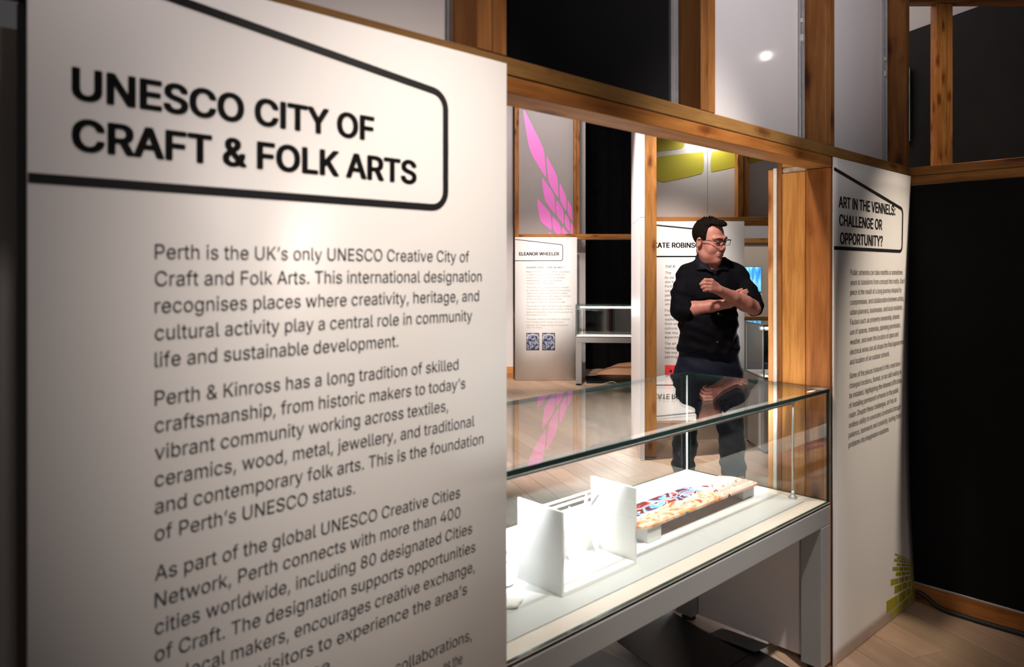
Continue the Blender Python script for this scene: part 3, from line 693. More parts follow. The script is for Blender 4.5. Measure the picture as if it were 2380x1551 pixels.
def bent_sheet(name, pts, zf, m, label, cat='sheet', n=14, th=.0025, M=None):
    """four corners (frame M) with height function zf(u,v)"""
    vs = []; fs = []
    for d in (0, 1):
        for j in range(n+1):
            for i in range(n+1):
                u, v = i/n, j/n
                p = (Vector(pts[0])*(1-u)+Vector(pts[1])*u)*(1-v)+(Vector(pts[3])*(1-u)+Vector(pts[2])*u)*v
                vs.append((p.x, p.y, zf(u, v)+(th if d else 0)))
    K = (n+1)**2; q = lambda i, j, k: k*K+j*(n+1)+i
    for j in range(n):
        for i in range(n):
            fs.append((q(i, j, 1), q(i+1, j, 1), q(i+1, j+1, 1), q(i, j+1, 1))); fs.append((q(i, j, 0), q(i, j+1, 0), q(i+1, j+1, 0), q(i+1, j, 0)))
    for i in range(n):
        fs += [(q(i, 0, 0), q(i+1, 0, 0), q(i+1, 0, 1), q(i, 0, 1)), (q(i, n, 0), q(i, n, 1), q(i+1, n, 1), q(i+1, n, 0)), (q(0, i, 0), q(0, i, 1), q(0, i+1, 1), q(0, i+1, 0)), (q(n, i, 0), q(n, i+1, 0), q(n, i+1, 1), q(n, i, 1))]
    o = mesh_obj(name, vs, fs, m, None, M, False); tag(o, label, cat, GRP.get(name)); return o

# objects inside the near case (frame MW)
zD = .6206
bx = empty('paper_theatre', MW @ Matrix.Translation((-1.165, .22, zD)), 'white three-sided model stage with paper cut-outs inside the near glass case', 'model')
tA, tB, sA, sB = -1.325, -1.004, .138, .309
box('side_board', MW, (tA, tA+.008), (sA, sB), (zD, .845), ACRY, bx, .001); box('side_board', MW, (tB-.008, tB), (sA, sB), (zD, .845), ACRY, bx, .001)
box('base_board', MW, (tA+.0085, tB-.0085), (sA, sB), (zD, zD+.011), ACRY, bx, .001)
tube('rail', [(tA+.008, sB-.008, .803), (tB-.008, sB-.008, .803)], .0035, ACRY, bx, MW); tube('rail', [(tA+.008, sB-.035, .800), (tB-.008, sB-.035, .800)], .0035, ACRY, bx, MW)
def leafp(cx, cz, w_, h_, lean=0): return [(cx+w_*.5*math.sin(a)*(1-.25*math.cos(a))+lean*(math.cos(a)*.5+.5), cz+h_*.5*(1-math.cos(a))) for a in [k/14*2*math.pi for k in range(14)]][::-1]
for k, (x, sy, w_, h_, ln) in enumerate([(-1.290, .26, .012, .165, .004), (-1.255, .25, .022, .185, .0), (-1.215, .265, .03, .12, .02), (-1.185, .24, .020, .175, .01), (-1.145, .27, .045, .14, 0), (-1.10, .25, .018, .19, -.01), (-1.05, .26, .04, .13, .01)]):
    prism('paper_figure', leafp(x, zD+.011, w_, h_, ln), sy, sy+.0015, ACRY, bx, MW)
scr = [(tA+.01, zD+.0115), (tB-.01, zD+.0115), (tB-.01, .70), (-1.06, .735), (-1.12, .705), (-1.17, .72), (-1.21, .68), (-1.26, .70), (tA+.01, .66)]
prism('paper_backdrop', scr, .290, .2915, ACRY, bx, MW)
# painted plank on two blocks
def rr_poly(x0, x1, y0, y1, rs):
    out = []
    for (cx, cy, r, a0) in ((x1-rs[1], y0+rs[1], rs[1], -90), (x1-rs[2], y1-rs[2], rs[2], 0), (x0+rs[3], y1-rs[3], rs[3], 90), (x0+rs[0], y0+rs[0], rs[0], 180)):
        for k in range(9): a = math.radians(a0+k*90/8); out.append((cx+r*math.cos(a), cy+r*math.sin(a)))
    return out
PAINT = mat('painted_pattern', (1, 1, 1), .4)
def paint():
    m = PAINT; tc = N(m, 'ShaderNodeTexCoord'); mp = N(m, 'ShaderNodeMapping'); L(m, tc.outputs['Object'], mp.inputs[0]); mp.inputs['Scale'].default_value = (1, 1.5, 1)
    n = N(m, 'ShaderNodeTexNoise'); n.inputs['Scale'].default_value = 7.5; n.inputs['Detail'].default_value = 1.2; n.inputs['Distortion'].default_value = 1.6; L(m, mp.outputs[0], n.inputs['Vector'])
    wm = N(m, 'ShaderNodeMath', operation='MULTIPLY'); wm.inputs[1].default_value = 3.4; L(m, n.outputs[0], wm.inputs[0]); fr = N(m, 'ShaderNodeMath', operation='FRACT'); L(m, wm.outputs[0], fr.inputs[0])
    warm = ramp(m, [(0, (.95, .55, .18)), (.16, (.80, .16, .10)), (.28, (.98, .80, .50)), (.5, (.95, .86, .66)), (.62, (.95, .42, .32)), (.72, (.98, .72, .55)), (.86, (.92, .50, .12)), (.95, (.07, .22, .62))], 'CONSTANT'); L(m, fr.outputs[0], warm.inputs[0])
    cool = ramp(m, [(0, (.12, .025, .02)), (.30, (.10, .38, .85)), (.48, (.30, .62, .92)), (.58, (.12, .025, .02)), (.76, (.88, .90, .95)), (.84, (.80, .10, .08)), (.92, (.13, .03, .02))], 'CONSTANT'); L(m, fr.outputs[0], cool.inputs[0])
    rose = ramp(m, [(0, (.96, .66, .52)), (.3, (.93, .50, .42)), (.42, (.97, .80, .68)), (.72, (.16, .04, .03)), (.8, (.96, .74, .62))], 'CONSTANT'); L(m, fr.outputs[0], rose.inputs[0])
    sx = N(m, 'ShaderNodeSeparateXYZ'); L(m, tc.outputs['Object'], sx.inputs[0])
    for rp_ in (warm, cool, rose):
        for e in rp_.color_ramp.elements: c = e.color; e.color = (c[0]*.62, c[1]**1.15*.58, c[2]**1.1*.58, 1)
    w1 = N(m, 'ShaderNodeMath', operation='MULTIPLY_ADD'); w1.inputs[1].default_value = .05; w1.inputs[2].default_value = -.018; L(m, n.outputs[0], w1.inputs[0])
    g1 = N(m, 'ShaderNodeMath', operation='GREATER_THAN'); L(m, sx.outputs['Y'], g1.inputs[0]); L(m, w1.outputs[0], g1.inputs[1])
    w2 = N(m, 'ShaderNodeMath', operation='MULTIPLY_ADD'); w2.inputs[1].default_value = .2; w2.inputs[2].default_value = .03; L(m, n.outputs[0], w2.inputs[0])
    g2 = N(m, 'ShaderNodeMath', operation='GREATER_THAN'); L(m, sx.outputs['X'], g2.inputs[0]); L(m, w2.outputs[0], g2.inputs[1])
    m1 = N(m, 'ShaderNodeMix', data_type='RGBA'); L(m, g1.outputs[0], m1.inputs[0]); L(m, warm.outputs[0], m1.inputs[6]); L(m, cool.outputs[0], m1.inputs[7])
    m2 = N(m, 'ShaderNodeMix', data_type='RGBA'); L(m, g2.outputs[0], m2.inputs[0]); L(m, m1.outputs[2], m2.inputs[6]); L(m, rose.outputs[0], m2.inputs[7])
    L(m, m2.outputs[2], bsdf(m).inputs['Base Color'])
paint()
MBd = MW @ Matrix.Translation((-.52, .283, .6705))
pl = prism('painted_plank', rr_poly(-.36, .362, -.079, .085, (.035, .02, .075, .04)), 0, .008, PAINT, None, MBd, 'xy')
tag(pl, 'long board painted in swirling orange, red and blue, lying across two pale blocks', 'artwork')
b1 = box('riser_block', MW, (-.850, -.777), (.212, .345), (zD, .6700), BLOCK, None, .002); tag(b1, 'pale frosted block under the left end of the painted board', 'block', 'blocks under the painted board')
b2 = box('riser_block', MW, (-.229, -.147), (.230, .345), (zD, .6700), BLOCK, None, .002); tag(b2, 'pale frosted block under the right end of the painted board', 'block', 'blocks under the painted board')
# papers and small sculptures at the left end
for k, (x0, x1, y0, y1, lab) in enumerate(((-1.60, -1.35, .38, .55, 'white paper sheet at the left rear of the near case, behind the others'), (-1.60, -1.36, .25, .36, 'white paper sheet nearer the front at the left of the near case'))):
    o = box('paper_sheet', MW, (x0, x1), (y0, y1), (zD, zD+.004), mat('paper_white', (.78, .8, .84), .6), None, 0); tag(o, lab, 'paper', 'white papers in the near case')
def blob(name, M, r, m, label, cat, seed=1):
    bm = bmesh.new(); bmesh.ops.create_icosphere(bm, subdivisions=3, radius=1)
    rg = random.Random(seed)
    for v in bm.verts:
        k = 1+.12*math.sin(v.co.x*5+seed)+.10*math.sin(v.co.y*7+seed*2); v.co = Vector((v.co.x*r[0]*k, v.co.y*r[1]*k, max(v.co.z, -.85)*r[2]))
        v.co.z += r[2]*.85
    return tag(bm_obj(name, bm, m, None, M, True), label, cat, GRP.get(name))
blob('white_pebble', MW @ Matrix.Translation((-1.455, .2, zD)), (.035, .028, .010), ACRY, 'small flat white stone shape at the left front inside the near case', 'ornament', 2)
blob('white_pebble', MW @ Matrix.Translation((-1.40, .3, zD+.0042)), (.045, .035, .010), ACRY, 'larger flat white stone shape lying on the paper beside the model stage', 'ornament', 5)

# floor clutter under the near case
VINYL = noisy('black_vinyl', (.010, .010, .010), (.016, .015, .015), 3, .42, .02, 300)
VING = noisy('grey_vinyl_back', (.16, .16, .155), (.09, .09, .088), 5, .55)
A = (.677, 3.11, 0); Bq = (.40, 2.875, 0); Eq = (.62, 2.55, 0); Cq = (.903, 2.796, 0)
bent_sheet('vinyl_sheet', [A, Bq, Eq, Cq], lambda u, v: .010+.035*u*(1-u)*4*(1-v)*.6+.022*(1-v)**2, VINYL, 'black vinyl sheet curling up on the floor under the near case')
bent_sheet('vinyl_sheet', [(.853, 3.005, 0), (.735, 2.93, 0), (.90, 2.40, 0), (1.10, 2.60, 0)], lambda u, v: .003+.02*v*(1-v), VINYL, 'second black sheet lying flat beneath the end of the near case')
bent_sheet('paper_offcut', [(.865, 3.01, 0), (.795, 2.955, 0), (.93, 2.80, 0), (1.005, 2.845, 0)], lambda u, v: .009+.012*v, VING, 'grey offcut lying on top of the black sheets under the case', 'paper')
bent_sheet('paper_offcut', [(.33, 2.86, 0), (.15, 2.70, 0), (.40, 2.50, 0), (.52, 2.68, 0)], lambda u, v: .002+.004*u, VING, 'grey offcut at the left of the curled black sheet', 'paper')
# crumpled brown paper and wire under the far case
BRN = mat('brown_wrapping', (.60, .30, .17), .6)
def zbr(u, v): return .012+.15*max(0, math.sin(math.pi*v))**.6*min(1, u*3.2)*(1-.25*u)+.02*math.sin(u*9+v*4)*max(0, math.sin(math.pi*v))
bent_sheet('wrapping_paper', [(1.20, 10.35, 0), (2.05, 10.25, 0), (2.1, 10.8, 0), (1.3, 10.8, 0)], zbr, BRN, 'crumpled brown wrapping paper on the floor under the far case', 'paper', 18)
bent_sheet('floor_cloth', [(.98, 9.62, 0), (2.1, 9.55, 0), (2.15, 10.22, 0), (1.02, 10.28, 0)], lambda u, v: .003+.008*math.sin(u*8)**2*v, VINYL, 'flat black cloth on the floor under the far case', 'cloth', 12)
def cable(pts, r, m, label):
    q = []
    for i in range(len(pts)-1):
        a, b = Vector(pts[i]), Vector(pts[i+1]); p0 = Vector(pts[max(i-1, 0)]); p3 = Vector(pts[min(i+2, len(pts)-1)])
        for k in range(6):
            t = k/6; q.append(.5*((2*a)+(b-p0)*t+(2*p0-5*a+4*b-p3)*t*t+(-p0+3*a-3*b+p3)*t**3))
    q.append(Vector(pts[-1]))
    o = tube('cable', q, r, m, None, None, 8); tag(o, label, 'cable'); return o
cable([(.93, 9.40, .006), (1.1, 9.42, .006), (1.2, 9.43, .03), (1.3, 9.42, .05), (1.42, 9.36, .008), (1.7, 9.34, .006), (1.95, 9.36, .006)], .004, METAL, 'thin grey wire trailing across the floor under the far case')
def rp(x, y, z): v = MR @ Vector((x, y, z)); return tuple(v)
cable([rp(.035, -.03, .055), rp(.07, -.03, .05), rp(.13, -.03, .016), rp(.25, -.035, .011), rp(.5, -.03, .011), rp(1.0, -.03, .011), rp(1.6, -.04, .011)], .0105, RUBBER, 'thick black cable lying along the foot of the black right-hand wall')

# screens
def screen(M, wd, ht, label, img, th=.03):
    e = empty('screen', M, label, 'screen')
    box('bezel', M, (0, wd), (0, th), (0, ht), RUBBER, e, .002)
    box('display', M, (.006, wd-.006), (-.0012, -.0002), (.006, ht-.006), img, e, 0)
    return e
SCB = mat('screen_blue', (.0, .0, .0), .3)
def scr_nodes(m, stops, sc, st, wave=True):
    tc = N(m, 'ShaderNodeTexCoord'); mp = N(m, 'ShaderNodeMapping'); mp.inputs['Scale'].default_value = sc; L(m, tc.outputs['Object'], mp.inputs[0])
    n = N(m, 'ShaderNodeTexNoise'); n.inputs['Scale'].default_value = 1; n.inputs['Detail'].default_value = 3; L(m, mp.outputs[0], n.inputs['Vector'])
    r = ramp(m, stops); L(m, n.outputs[0], r.inputs[0]); L(m, r.outputs[0], bsdf(m).inputs['Emission Color']); bsdf(m).inputs['Emission Strength'].default_value = st
scr_nodes(SCB, [(.3, (.02, .15, .75)), (.45, (.10, .50, .95)), (.6, (.35, .85, 1))], (22, 1, 5), 1.3)
SCR = mat('screen_multi', (0, 0, 0), .3)
scr_nodes(SCR, [(.3, (.02, .10, .8)), (.45, (.0, .35, .9)), (.52, (.05, .65, .35)), (.62, (.15, .05, .7))], (1, 1, 5), 1.6)
ks = 10.8/F
SCX = (1770-1190)*ks-.72; sm = T(SCX, 10.80, CH-(679-HY)*ks)
s1 = screen(sm, .72, 59*ks, 'wall screen with a blue street picture, right of the standing man', SCB)
BLUE2 = mat('screen_dark_blue', (0, 0, 0), .4, emit=(.03, .25, .75), es=1)
for k in range(14):
    z = .02+k*.024; box('shutter_line', sm, (.61, .70), (-.0022, -.0013), (z, z+.006), BLUE2, s1, 0)
box('shutter_post', sm, (.585, .595), (-.0022, -.0013), (.01, .36), BLUE2, s1, 0)
lb = box('wall_label', T(0, 10.80), ((1762-1190)*ks, (1771.5-1190)*ks), (.0, .05), (CH-(691-HY)*ks, CH-(681-HY)*ks), WHITE, None, .001); tag(lb, 'small white label shelf below the blue wall screen', 'label')
sx_ = MB @ Matrix.Translation((-1.215, -.05, 2.80)); 
screen(sx_, 1.26, .76, 'bright coloured screen edge on the black wall at upper right', SCR, .018)

# spotlight fixture whose glint shows on the upper white panel
def spot_fixture(loc, target, label):
    d = (Vector(target)-Vector(loc)).normalized(); R = d.to_track_quat('-Z', 'Y').to_matrix().to_4x4(); M = Matrix.Translation(loc) @ R
    e = empty('track_spotlight', M, label, 'lamp')
    lathe('housing', [(.030, .12), (.04, .11), (.045, .0), (.042, -.01)], M, RUBBER, e); 
    bm = bmesh.new(); bmesh.ops.create_circle(bm, cap_ends=True, segments=20, radius=.034); bm_obj('lens', bm, LAMPM, e, M @ Matrix.Translation((0, 0, -.012)))
    return e
def mirror_point(x, y, s, zl):
    t, z = wp(x, y, s); p = W(t, s, z); c = Vector((0, 0, CH)); v = p-c; v2 = v-2*v.dot(P)*P; k = (zl-p.z)/v2.z; return p+v2*k, p
lp, pt = mirror_point(1780, 130, .088, 3.3)
spot_fixture(lp, pt, 'black track spotlight glinting in the upper white panel')

#PERSON
# ------------------------------------------------------------------ the standing man
class Field:
    """signed-distance grid with smooth union, turned into one mesh by surface nets"""
    def __init__(s, lo, hi, h):
        s.lo = np.array(lo, 'f'); s.h = h; s.n = np.ceil((np.array(hi)-s.lo)/h).astype(int)+1
        s.f = np.full(s.n, .08, 'f')
    def _sub(s, lo, hi, pad):
        a = np.clip(np.floor((np.array(lo)-pad-s.lo)/s.h).astype(int), 0, s.n-1); b = np.clip(np.ceil((np.array(hi)+pad-s.lo)/s.h).astype(int)+1, 1, s.n)
        g = [s.lo[i]+s.h*np.arange(a[i], b[i], dtype='f') for i in range(3)]
        X, Y, Z = np.meshgrid(*g, indexing='ij'); return tuple(slice(a[i], b[i]) for i in range(3)), X, Y, Z
    def _mix(s, sl, d, k, sub):
        f = s.f[sl]
        if sub:
            d = -d; h = np.clip(.5-.5*(f-d)/k, 0, 1) if k else None
            s.f[sl] = np.maximum(f, d) if not k else f*(1-h)+d*h+k*h*(1-h)
        else:
            h = np.clip(.5+.5*(f-d)/k, 0, 1) if k else None
            s.f[sl] = np.minimum(f, d) if not k else f*(1-h)+d*h-k*h*(1-h)
    def cap(s, a, b, ra, rb, k=.02, sub=False, sq=None):
        a = np.array(a, 'f'); b = np.array(b, 'f'); r = max(ra, rb)
        sl, X, Y, Z = s._sub(np.minimum(a, b)-r, np.maximum(a, b)+r, k+.04)
        d = b-a; L2 = max(float(d@d), 1e-9); px, py, pz = X-a[0], Y-a[1], Z-a[2]
        t = np.clip((px*d[0]+py*d[1]+pz*d[2])/L2, 0, 1)
        qx, qy, qz = px-t*d[0], py-t*d[1], pz-t*d[2]
        if sq is not None: qy = qy*sq
        s._mix(sl, np.sqrt(qx*qx+qy*qy+qz*qz)-(ra+(rb-ra)*t), k, sub)
    def ell(s, c, r, R=None, k=.02, sub=False):
        c = np.array(c, 'f'); m = max(r)
        sl, X, Y, Z = s._sub(c-m, c+m, k+.03)
        x, y, z = X-c[0], Y-c[1], Z-c[2]
        if R is not None:
            R = np.array(R, 'f'); x, y, z = R[0, 0]*x+R[1, 0]*y+R[2, 0]*z, R[0, 1]*x+R[1, 1]*y+R[2, 1]*z, R[0, 2]*x+R[1, 2]*y+R[2, 2]*z
        k0 = np.sqrt((x/r[0])**2+(y/r[1])**2+(z/r[2])**2); k1 = np.sqrt((x/r[0]**2)**2+(y/r[1]**2)**2+(z/r[2]**2)**2)+1e-6
        s._mix(sl, k0*(k0-1)/k1, k, sub)
    def grid(s):
        return np.meshgrid(*[s.lo[i]+s.h*np.arange(s.n[i], dtype='f') for i in range(3)], indexing='ij')
    def chain(s, pts, rs, k=.02, sq=None):
        for i in range(len(pts)-1): s.cap(pts[i], pts[i+1], rs[i], rs[i+1], k, False, sq)
    def mesh(s, name, m, parent, M=None):
        f = s.f; n = s.n; f[0] = f[-1] = .05; f[:, 0] = f[:, -1] = .05; f[:, :, 0] = f[:, :, -1] = .05
        ins = f < 0; acc = np.zeros(tuple(n-1)+(3,), 'f'); cnt = np.zeros(tuple(n-1), 'f')
        for ax in range(3):
            sl0 = [slice(None)]*3; sl1 = [slice(None)]*3; sl0[ax] = slice(0, -1); sl1[ax] = slice(1, None)
            a = f[tuple(sl0)]; b = f[tuple(sl1)]; cr = ins[tuple(sl0)] != ins[tuple(sl1)]
            idx = np.argwhere(cr); t = a[cr]/(a[cr]-b[cr]); pos = idx.astype('f'); pos[:, ax] += t
            o = [q for q in range(3) if q != ax]
            for d0 in (0, 1):
                for d1 in (0, 1):
                    c = idx.copy(); c[:, o[0]] -= d0; c[:, o[1]] -= d1
                    ok = np.all((c >= 0) & (c < n-1), axis=1); cc = c[ok]
                    np.add.at(acc, tuple(cc.T), pos[ok]); np.add.at(cnt, tuple(cc.T), 1)
        act = cnt > 0; vid = np.full(cnt.shape, -1); vid[act] = np.arange(act.sum())
        V = acc[act]/cnt[act][:, None]*s.h+s.lo
        Q = []
        for ax in range(3):
            sl0 = [slice(1, -1)]*3; sl1 = [slice(1, -1)]*3; sl0[ax] = slice(0, -1); sl1[ax] = slice(1, None)
            a = ins[tuple(sl0)]; b = ins[tuple(sl1)]; idx = np.argwhere(a != b); flip = a[a != b]
            o = [q for q in range(3) if q != ax]; idx[:, o[0]] += 1; idx[:, o[1]] += 1
            q4 = []
            for d0, d1 in ((0, 0), (1, 0), (1, 1), (0, 1)):
                c = idx.copy(); c[:, o[0]] -= d0; c[:, o[1]] -= d1; q4.append(vid[tuple(c.T)])
            q = np.stack(q4, 1)
            fl = flip if ax != 1 else ~flip
            q[fl] = q[fl][:, ::-1]; Q.append(q)
        Q = np.concatenate(Q); Q = Q[(Q >= 0).all(1)][:, ::-1]
        me = bpy.data.meshes.new(name); me.vertices.add(len(V)); me.vertices.foreach_set('co', V.ravel())
        me.loops.add(len(Q)*4); me.loops.foreach_set('vertex_index', Q.ravel().astype('i')); me.polygons.add(len(Q)); me.polygons.foreach_set('loop_start', np.arange(len(Q))*4)
        me.update(calc_edges=True); me.validate(); me.polygons.foreach_set('use_smooth', [True]*len(me.polygons))
        for mm in (m if isinstance(m, (list, tuple)) else [m]): me.materials.append(mm)
        o = bpy.data.objects.new(name, me); link(o, parent, M or I4)
        sm = o.modifiers.new('s', 'SMOOTH'); sm.factor = .5; sm.iterations = 2
        return o

SKIN = mat('skin', (.70, .36, .28), .48)
def skin_nodes():
    m = SKIN; tc = N(m, 'ShaderNodeTexCoord'); n = N(m, 'ShaderNodeTexNoise'); n.inputs['Scale'].default_value = 14; n.inputs['Detail'].default_value = 4
    L(m, tc.outputs['Object'], n.inputs['Vector']); r = ramp(m, [(.35, (.66, .27, .21)), (.65, (.74, .37, .29))]); L(m, n.outputs[0], r.inputs[0]); L(m, r.outputs[0], bsdf(m).inputs['Base Color'])
    b = bsdf(m); b.inputs['Subsurface Weight'].default_value = .08; b.inputs['Subsurface Radius'].default_value = (.02, .008, .004); b.inputs['Subsurface Scale'].default_value = .5
skin_nodes()
SHIRT = noisy('shirt_black', (.0035, .004, .006), (.0055, .006, .009), 25, .8, .25, 900, .12)
TROUS = noisy('trousers_navy', (.007, .010, .022), (.012, .017, .036), 25, .7, .25, 700, .25)
SHOE = mat('shoe_dark', (.012, .013, .018), .45)
HAIR = noisy('hair_dark', (.006, .0045, .004), (.016, .011, .008), 60, .8, .35, 260, .08)
GFR = mat('glasses_frame', (.008, .008, .01), .3)
EYEW = mat('eye_white', (.55, .50, .47), .3); IRIS = mat('eye_iris', (.03, .035, .04), .2)
LIP = mat('lip', (.42, .15, .12), .5)
YP = 5.05
man = empty('person', T(1.36, YP, 0), 'man in a black rolled-sleeve shirt and glasses, arms folded, looking down at the case', 'person')
V3 = lambda v: np.array(v, 'f')
def A(x, y, Y): return np.array(pp(x, y, Y), 'f')
# joints (his right side is at the left of the picture)
shR, elR, wrR = A(1597, 644, 5.07), A(1586, 722, 4.97), A(1694, 706, 4.86)
shL, elL, wrL = A(1714, 644, 5.07), A(1752, 716, 4.94), A(1670, 674, 4.74)
neck = A(1660, 628, 5.05); HC = A(1649, 561, 4.99)
hipR, knR, anR = A(1603, 872, 5.06), A(1592, 985, 5.04), A(1589, 1092, 5.09)
hipL, knL, anL = A(1686, 872, 5.06), A(1697, 985, 4.98), A(1704, 1094, 4.97)
# head frame: turned to his left and tipped down
yaw, pit, rol = math.radians(33), math.radians(12), math.radians(-4)
HR = np.array((Matrix.Rotation(yaw, 3, 'Z') @ Matrix.Rotation(pit, 3, 'X') @ Matrix.Rotation(rol, 3, 'Y')), 'f')
HS = 1.12
def hp(x, y, z): return HC+HR @ (V3((x, y, z))*HS)
def hell(fd, c, r, k=.015, sub=False): fd.ell(hp(*c), [q*HS for q in r], HR, k, sub)
def hcap(fd, a, b, ra, rb, k=.012, sub=False): fd.cap(hp(*a), hp(*b), ra*HS, rb*HS, k, sub)
B0 = Field((1.05, 4.60, 0.02), (1.86, 5.32, 1.90), .0045)
# head
hell(B0, (0, .012, .045), (.077, .098, .088)); hell(B0, (0, -.030, -.020), (.066, .070, .095), .02)
hell(B0, (0, -.038, -.080), (.057, .056, .042), .025); hell(B0, (0, -.078, -.104), (.028, .022, .020), .02)
for s_ in (-1, 1):
    hell(B0, (s_*.040, -.058, -.036), (.028, .028, .030), .02)                    # cheek
    hell(B0, (s_*.046, -.024, -.078), (.020, .032, .026), .02)                    # jaw
    hcap(B0, (s_*.014, -.094, .034), (s_*.050, -.080, .034), .012, .010, .015)    # brow
    hell(B0, (s_*.032, -.101, .012), (.020, .013, .013), .012, True)              # socket
    hell(B0, (s_*.032, -.082, .013), (.016, .015, .0135), .006)                   # lids
    hell(B0, (s_*.012, -.108, -.030), (.010, .010, .009), .008)                   # nostril wing
    hell(B0, (s_*.080, .010, -.004), (.009, .020, .031), .008)                    # ear
    hell(B0, (s_*.089, .004, -.002), (.006, .010, .018), .005, True)
hcap(B0, (0, -.092, .024), (0, -.114, -.016), .0085, .0115, .010); hell(B0, (0, -.114, -.019), (.012, .011, .010), .006)
hell(B0, (0, -.092, -.062), (.026, .014, .013), .012)
hcap(B0, (-.021, -.099, -.0565), (.021, -.099, -.0565), .0042, .0042, .006); hcap(B0, (-.018, -.099, -.0690), (.018, -.099, -.0690), .0050, .0050, .006)
hcap(B0, (-.024, -.104, -.0625), (.024, -.104, -.0625), .0026, .0026, .004, True)
hell(B0, (0, -.026, -.114), (.046, .048, .026), .03)                               # fold under the chin
# neck, trunk, limbs
B0.cap(hp(0, .02, -.06), neck+V3((0, .0, -.03)), .066, .070, .03)
B0.cap(shR, shL, .062, .062, .03); B0.ell(A(1655, 690, 5.06), (.17, .105, .2), None, .04); B0.ell(A(1648, 790, 5.06), (.16, .11, .22), None, .04); B0.ell(A(1646, 855, 5.06), (.17, .11, .11), None, .04)
B0.chain([shR, elR], [.055, .046], .02); B0.chain([shL, elL], [.055, .046], .02)
def lerp(a, b, t): return a+(b-a)*t
B0.chain([elR, lerp(elR, wrR, .25), lerp(elR, wrR, .6), wrR], [.050, .052, .042, .030], .015)
B0.chain([elL, lerp(elL, wrL, .25), lerp(elL, wrL, .6), wrL], [.049, .053, .043, .031], .015)
B0.chain([hipR, knR, anR], [.075, .055, .042], .03); B0.chain([hipL, knL, anL], [.075, .055, .042], .03)
B0.chain([anR, anR+V3((-.02, -.10, -.06))], [.04, .03], .02); B0.chain([anL, anL+V3((.03, -.10, -.06))], [.04, .03], .02)
# his left hand, held up in front of the chest, fingers bent
c3 = lambda x, y, Y: A(1580+x/11.076, 620+y/11.076, Y)
palm = c3(870, 500, 4.70)
for kx_, ky_ in ((830, 370), (800, 450), (790, 535), (790, 605)): B0.cap(wrL, c3(kx_, ky_, 4.70), .025, .0155, .012)
for (x0, y0), (x1, y1), (x2, y2), r in (((830, 352), (655, 340), (585, 400), .0112), ((805, 437), (640, 425), (545, 450), .0116), ((795, 525), (650, 515), (575, 535), .0112), ((795, 600), (680, 590), (620, 615), .0098)):
    p0, p1, p2 = c3(x0, y0, 4.695), c3(x1, y1, 4.690), c3(x2, y2, 4.715); p3 = c3(x2+60, y2+15, 4.745)
    B0.cap(p0, p1, r*1.08, r, .0035); B0.cap(p1, p2, r, r*.92, .003); B0.cap(p2, p3, r*.92, r*.85, .003)
B0.cap(c3(960, 480, 4.735), c3(800, 350, 4.752), .017, .013, .008); B0.cap(c3(800, 350, 4.752), c3(665, 345, 4.745), .0125, .0105, .004)   # thumb behind
# his right hand, tucked over the left upper arm
rb = c3(1400, 760, 4.90)
B0.cap(wrR, rb, .028, .020, .015)
for (x0, y0), (x1, y1), (x2, y2), r in (((1395, 680), (1500, 620), (1600, 578), .0090), ((1430, 700), (1590, 655), (1722, 603), .0098), ((1480, 730), (1620, 690), (1745, 652), .0095), ((1500, 770), (1620, 735), (1720, 705), .0088)):
    B0.cap(rb, c3(x0, y0, 4.885), .016, r*1.15, .01); B0.cap(c3(x0, y0, 4.885), c3(x1, y1, 4.868), r*1.1, r, .003); B0.cap(c3(x1, y1, 4.868), c3(x2, y2, 4.872), r, r*.88, .003)
B0.cap(rb, c3(1420, 800, 4.95), .015, .011, .008)
body = B0.mesh('body', SKIN, man)
# hair
Hf = Field(HC-.22, HC+.24, .0035)
hell(Hf, (0, .020, .048), (.0835, .1045, .094), .01)
hell(Hf, (0, -.030, .112), (.056, .062, .026), .03); hell(Hf, (.004, -.066, .112), (.046, .030, .018), .02)
X, Y, Z = Hf.grid(); Pl = np.stack([X-HC[0], Y-HC[1], Z-HC[2]], -1) @ HR/HS
x, y, z = Pl[..., 0], Pl[..., 1], Pl[..., 2]
top = .104-.35*np.clip(y+.06, 0, 1)+.012*(np.abs(x)/.045)**2*(y < -.04)-z
side = np.maximum(-.033-y, .000-z); back = np.maximum(.028-y, -.062-z)
reg = np.minimum(top, np.minimum(side, back))*HS
earc = np.sqrt((y-.008)**2+(z+.010)**2)-.028
up = np.clip((z-.07)/.05, 0, 1)
nz = .0012*np.sin(x*300+y*60)*np.sin(z*260+y*60)+up*(.0035*np.sin(x*140+y*30+z*60)*np.sin(y*95+x*30)+.002*np.sin(x*260-y*150))
Hf.f = np.maximum(np.maximum(Hf.f+nz, reg), -(earc))
hair = Hf.mesh('hair', HAIR, man)
# short tufts along the crown and fringe
tv = []
for k in range(90):
    a = random.uniform(0, 2*math.pi); e_ = random.uniform(.25, 1.45)
    d = V3((math.cos(a)*math.cos(e_), math.sin(a)*math.cos(e_), math.sin(e_)))
    q = V3((0, .012, .055))+d*V3((.083, .104, .094))
    if q[2] < .118: continue
    tv.append((q, d))
bmh = bmesh.new()
for q, d in tv:
    o1 = V3((random.uniform(-.8, .8), random.uniform(-1.8, -.3), random.uniform(.0, .6)))*.006
    b0 = [hp(*(q+V3((math.cos(t)*.0045, math.sin(t)*.0045, 0))-d*.004)) for t in (0, 2.1, 4.2)]; tp = hp(*(q+d*random.uniform(.004, .011)+o1))
    vs = [bmh.verts.new(v) for v in b0]+[bmh.verts.new(tp)]
    for f in ((0, 1, 3), (1, 2, 3), (2, 0, 3), (0, 2, 1)): bmh.faces.new([vs[i] for i in f])
tf = bm_obj('hair_tufts', bmh, HAIR, hair, I4); tf['kind'] = 'stuff'
